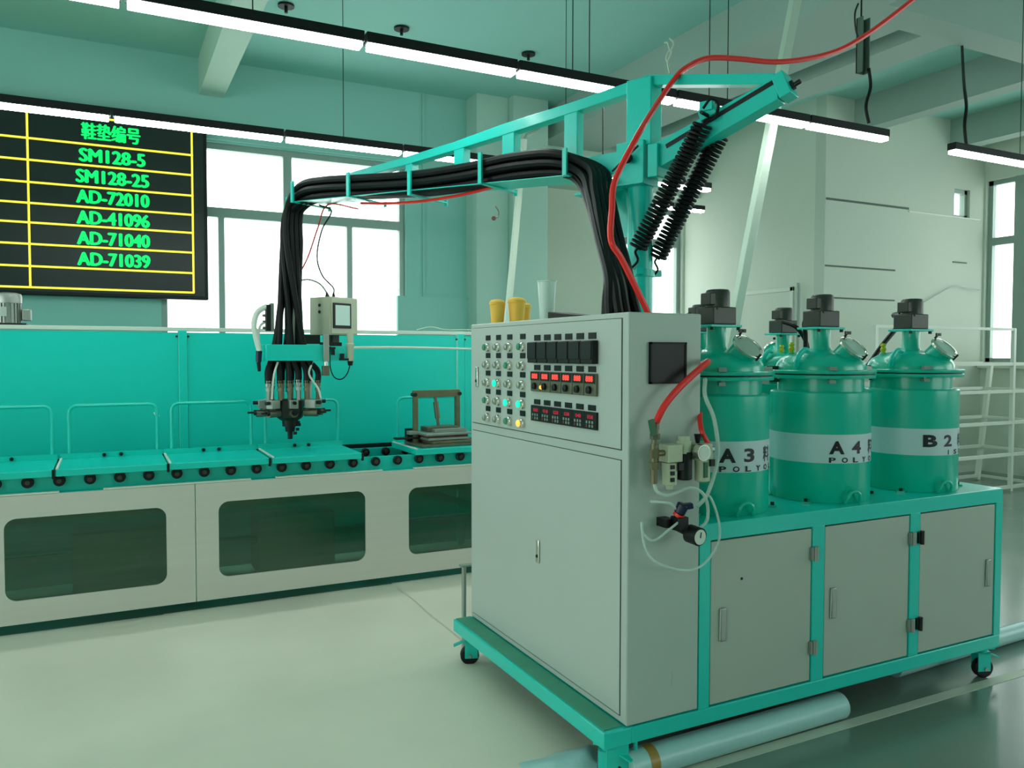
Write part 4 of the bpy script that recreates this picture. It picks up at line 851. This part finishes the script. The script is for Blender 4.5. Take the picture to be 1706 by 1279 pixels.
tag(obj('mount_arm', MB().box(1.28, 1.42, 5.36, 5.4, 1.6, 1.63).box(1.14, 1.29, 5.43, 5.46, 1.62, 1.68), 'dark'), 'dark bracket arm carrying the operator box', 'bracket')

# ================================================================== AIR UNIT ON CABINET SIDE
au = thing('air_preparation_unit', 'air filter regulator unit with gauge on the cabinet side below the black vent', 'air unit', (1.82, 2.3, 1.1))
yA, yS = 2.262, CYa
obj('mount_rail', MB().box(1.73, 1.95, 2.30, yS, 1.175, 1.205), 'alu', au)
bv = obj('ball_valve', MB().cyl((1.703, yA, 1.235), (1.703, yA, 1.3), .013, n=10).cyl((1.703, yA, 1.255), (1.703, yA, 1.275), .018, n=6).cyl((1.703, yA, 1.29), (1.703, yA, 1.31), .015, n=10), 'tool', au)
obj('valve_handle', MB().bar((1.69, yA-.012, 1.27), (1.677, yA-.012, 1.325), .012, .02, (1, 0, 0)), 'green', bv)
obj('tee', MB().cyl((1.70, yA, 1.1), (1.70, yA, 1.24), .012, n=10).cyl((1.70, yA, 1.205), (1.745, yA, 1.205), .011, n=10).cyl((1.70, yA, 1.15), (1.70, yA, 1.175), .017, n=6).cyl((1.7, yA, 1.19), (1.7, yA, 1.22), .018, n=6), 'bronze', au)
obj('filter_head', MB().box(1.742, 1.805, yA-.028, yA+.03, 1.172, 1.235), 'beige', au, .004)
fb = obj('filter_bowl', MB().lathe((1.768, yA, 1.09), [(.012, -.014), (.014, 0), (.026, .003), (.028, .08)], n=16), 'beige', au)
for z in (1.105, 1.128, 1.15): obj('sight_slot', MB().box(1.752, 1.768, yA-.0295, yA-.024, z, z+.014), 'black', fb)
obj('black_tag', MB().box(1.782, 1.805, yA-.034, yA-.026, 1.145, 1.17), 'black', fb)
obj('regulator_head', MB().cyl((1.83, yA, 1.20), (1.83, yA, 1.245), .027, n=18).cyl((1.83, yA, 1.245), (1.83, yA, 1.262), .022, n=18), 'beige', au)
obj('regulator_bowl', MB().lathe((1.833, yA, 1.105), [(.024, 0), (.028, .004), (.028, .1)], n=18), 'black', au)
ga = obj('pressure_gauge', MB().cyl((1.873, yA-.03, 1.205), (1.873, yA-.06, 1.205), .029, n=24), 'chrome', au)
obj('gauge_face', MB().cyl((1.873, yA-.0605, 1.205), (1.873, yA-.062, 1.205), .024, n=24), 'white', ga)
obj('lubricator_head', MB().box(1.875, 1.94, yA-.028, yA+.03, 1.172, 1.232), 'beige', au, .004)
lb_ = obj('lubricator_bowl', MB().lathe((1.915, yA, 1.092), [(.02, 0), (.027, .004), (.028, .08)], n=16), 'beige', au)
obj('sight_slot', MB().box(1.9, 1.916, yA-.0295, yA-.024, 1.11, 1.165), 'green', lb_)
obj('black_tag', MB().box(1.925, 1.945, yA-.034, yA-.026, 1.15, 1.175), 'black', lb_)
obj('drip_knob', MB().cyl((1.893, yA, 1.232), (1.893, yA, 1.265), .007, .014, 8), 'black', au)
obj('outlet', MB().cyl((1.94, yA, 1.205), (1.962, yA, 1.205), .014, n=8).cyl((1.943, yA+.008, 1.21), (1.943, yA+.008, 1.232), .012, n=8), 'chrome', au)
sr = thing('small_regulator', 'small black regulator with red ring and round gauge on the cabinet side', 'regulator', (1.82, 2.3, .9))
obj('mount', MB().box(1.76, 1.80, 2.27, yS, .935, .965), 'black', sr)
obj('body', MB().box(1.79, 1.835, 2.235, 2.285, .925, .975), 'black', sr, .004)
obj('knob', MB().cyl((1.81, 2.26, .985), (1.822, 2.25, 1.02), .02, .022, 14).bar((1.815, 2.25, 1.01), (1.85, 2.235, 1.015), .03, .02), 'blue', sr, .004)
obj('ring', MB().cyl((1.808, 2.262, .974), (1.812, 2.258, .984), .022, n=14), 'red', sr)
obj('arm', MB().cyl((1.80, 2.26, .94), (1.85, 2.235, .912), .016, n=10), 'black', sr)
g_ = obj('gauge', MB().cyl((1.85, 2.25, .912), (1.855, 2.2, .908), .033, n=24), 'black', sr)
obj('gauge_face', MB().cyl((1.8551, 2.1995, .908), (1.8553, 2.1975, .908), .027, n=24), 'white', g_)
obj('needle', MB().bar((1.855, 2.1965, .905), (1.858, 2.1965, .925), .004, .001, (0, 1, 0)), 'ink', g_)
def ctube(P, lb, r=.0055): tag(obj('clear_tube', MB().tube(smooth(P, 7), r, 8), 'clear'), lb, 'tube', 'clear air tubes on the cabinet side')
ctube([(1.965, 2.31, 1.46), (1.93, 2.268, 1.40), (1.967, 2.26, 1.312), (1.985, 2.26, 1.179), (1.942, 2.26, 1.051), (1.9, 2.27, 1.0)], 'clear tube bowing right past the air unit from the cabinet corner', .0075)
ctube([(1.70, 2.262, 1.1), (1.715, 2.262, 1.07), (1.755, 2.26, 1.055), (1.80, 2.26, 1.062), (1.859, 2.26, 1.074), (1.915, 2.26, 1.05), (1.94, 2.26, 1.0), (1.93, 2.255, .945), (1.875, 2.25, .918)], 'clear tube waving from the tee below the air unit to the small regulator', .006)
ctube([(1.714, 2.30, 1.03), (1.745, 2.262, 1.03), (1.779, 2.26, 1.02), (1.812, 2.262, .985)], 'short clear tube entering the top of the small regulator', .005)
ctube([(1.81, 2.24, .97), (1.76, 2.25, .935), (1.70, 2.26, .90), (1.655, 2.262, .93), (1.65, 2.262, .968), (1.66, 2.262, .89), (1.70, 2.262, .83), (1.782, 2.26, .792), (1.87, 2.26, .775), (1.94, 2.26, .80), (1.995, 2.26, .87), (1.99, 2.26, .95), (1.955, 2.262, 1.03), (1.93, 2.27, 1.04)], 'clear tube in a wide loop below the small regulator', .0045)

# ================================================================== THINGS AROUND THE MACHINE
t = thing('film_roll', 'pale blue roll of film lying under the front rail beside the white floor line', 'roll', (2.2, 2.4, 0))
obj('roll_body', MB().cyl((1.66, 2.36, .056), (2.775, 2.375, .056), .055, n=28), 'film', t, .004)
obj('tape_band', MB().cyl((1.735, 2.361, .056), (1.775, 2.3615, .056), .0565, n=28), 'tape', t)
obj('core_tube', MB().cyl((2.77, 2.375, .056), (2.778, 2.375, .056), .02, n=14), 'line', t)
t = thing('film_roll', 'second pale blue roll of film lying behind the right caster', 'roll', (3.9, 2.52, 0))
obj('roll_body', MB().cyl((3.35, 2.56, .046), (4.9, 2.62, .046), .045, n=28), 'film', t, .004); obj('core_tube', MB().cyl((3.345, 2.56, .046), (3.352, 2.56, .046), .018, n=14), 'line', t)
# crumpled film at the near caster
b = MB(); nx = 22; ny = 16
vs = []
for j in range(ny+1):
    for i in range(nx+1):
        x = 1.36+.32*i/nx; y = 2.36+.28*j/ny
        e = min(i, nx-i, j, ny-j)/6
        h = (.5+.5*noise.noise(Vector((x*9, y*9, 2))))*.09*min(1, e)*(.4+.6*i/nx)
        vs.append((x+.03*noise.noise(Vector((x*8, y*8, 5))), y+.03*noise.noise(Vector((x*8, y*8, 9))), .008+h))
b.add(vs, [(j*(nx+1)+i, j*(nx+1)+i+1, (j+1)*(nx+1)+i+1, (j+1)*(nx+1)+i) for j in range(ny) for i in range(nx)])
tag(obj('crumpled_film', b, 'film'), 'crumpled pale blue plastic film on the floor at the near machine corner', 'plastic film')
t = thing('metal_stand', 'thin grey metal post standing behind the left edge of the cabinet', 'post', (1.62, 3.74, 0))
obj('upright', MB().cyl((1.625, 3.76, 0), (1.625, 3.76, .46), .012, n=10), 'alu', t); obj('cap', MB().box(1.605, 1.68, 3.74, 3.78, .46, .468), 'alu', t)
# white strap from the bracket to the right behind the cabinet
tag(obj('white_strap', MB().tube(smooth([(1.46, 5.3, 1.595), (1.9, 5.5, 1.6), (2.4, 5.75, 1.595), (2.75, 5.95, 1.59)], 5), .010, 6), 'white'), 'white cord stretched from the bracket to the guard wall behind the cabinet', 'cord')
# white wire hook on the tray loops
tag(obj('wire_tie', MB().tube(smooth([(.268, 5.715, 1.17), (.28, 5.715, 1.15), (.3, 5.715, 1.145)], 4), .004, 5), 'white'), 'tiny white wire tie between two tray loops at the left', 'wire')

# rack at the right
rk = thing('storage_rack', 'white tubular storage rack with four levels by the right window', 'rack', (8.6, 5.9, 0))
ya, yb, xa, xb = 5.55, 6.25, 6.9, 9.72
for z in (.05, .42, .785, 1.14, 1.45):
    obj('front_rail', MB().bar((xa, ya, z), (xb, ya, z), .035, .035), 'white', rk)
    obj('rear_rail', MB().bar((xa, yb, z), (xb, yb, z), .035, .035), 'white', rk)
    obj('end_rail', MB().bar((xb, ya, z), (xb, yb, z), .03, .03), 'white', rk); obj('end_rail', MB().bar((xa, ya, z), (xa, yb, z), .03, .03), 'white', rk)
for x in (xa, 9.18): obj('front_post', MB().bar((x, ya, 0), (x, ya, 1.85), .04, .04), 'white', rk)
obj('front_post', MB().bar((xb+.15, ya, 0), (xb+.15, ya, 1.45), .04, .04), 'white', rk)
obj('rear_post', MB().bar((9.66, yb, 0), (9.88, yb, 1.45), .05, .05), 'white', rk); obj('rear_post', MB().bar((xa, yb, 0), (xa, yb, 1.45), .04, .04), 'white', rk)
obj('top_rail', MB().bar((xa, ya, 1.84), (9.2, ya, 1.84), .03, .03), 'white', rk)
obj('end_rail', MB().bar((xb, ya, .05), (xb+.15, ya, .05), .03, .03), 'white', rk)
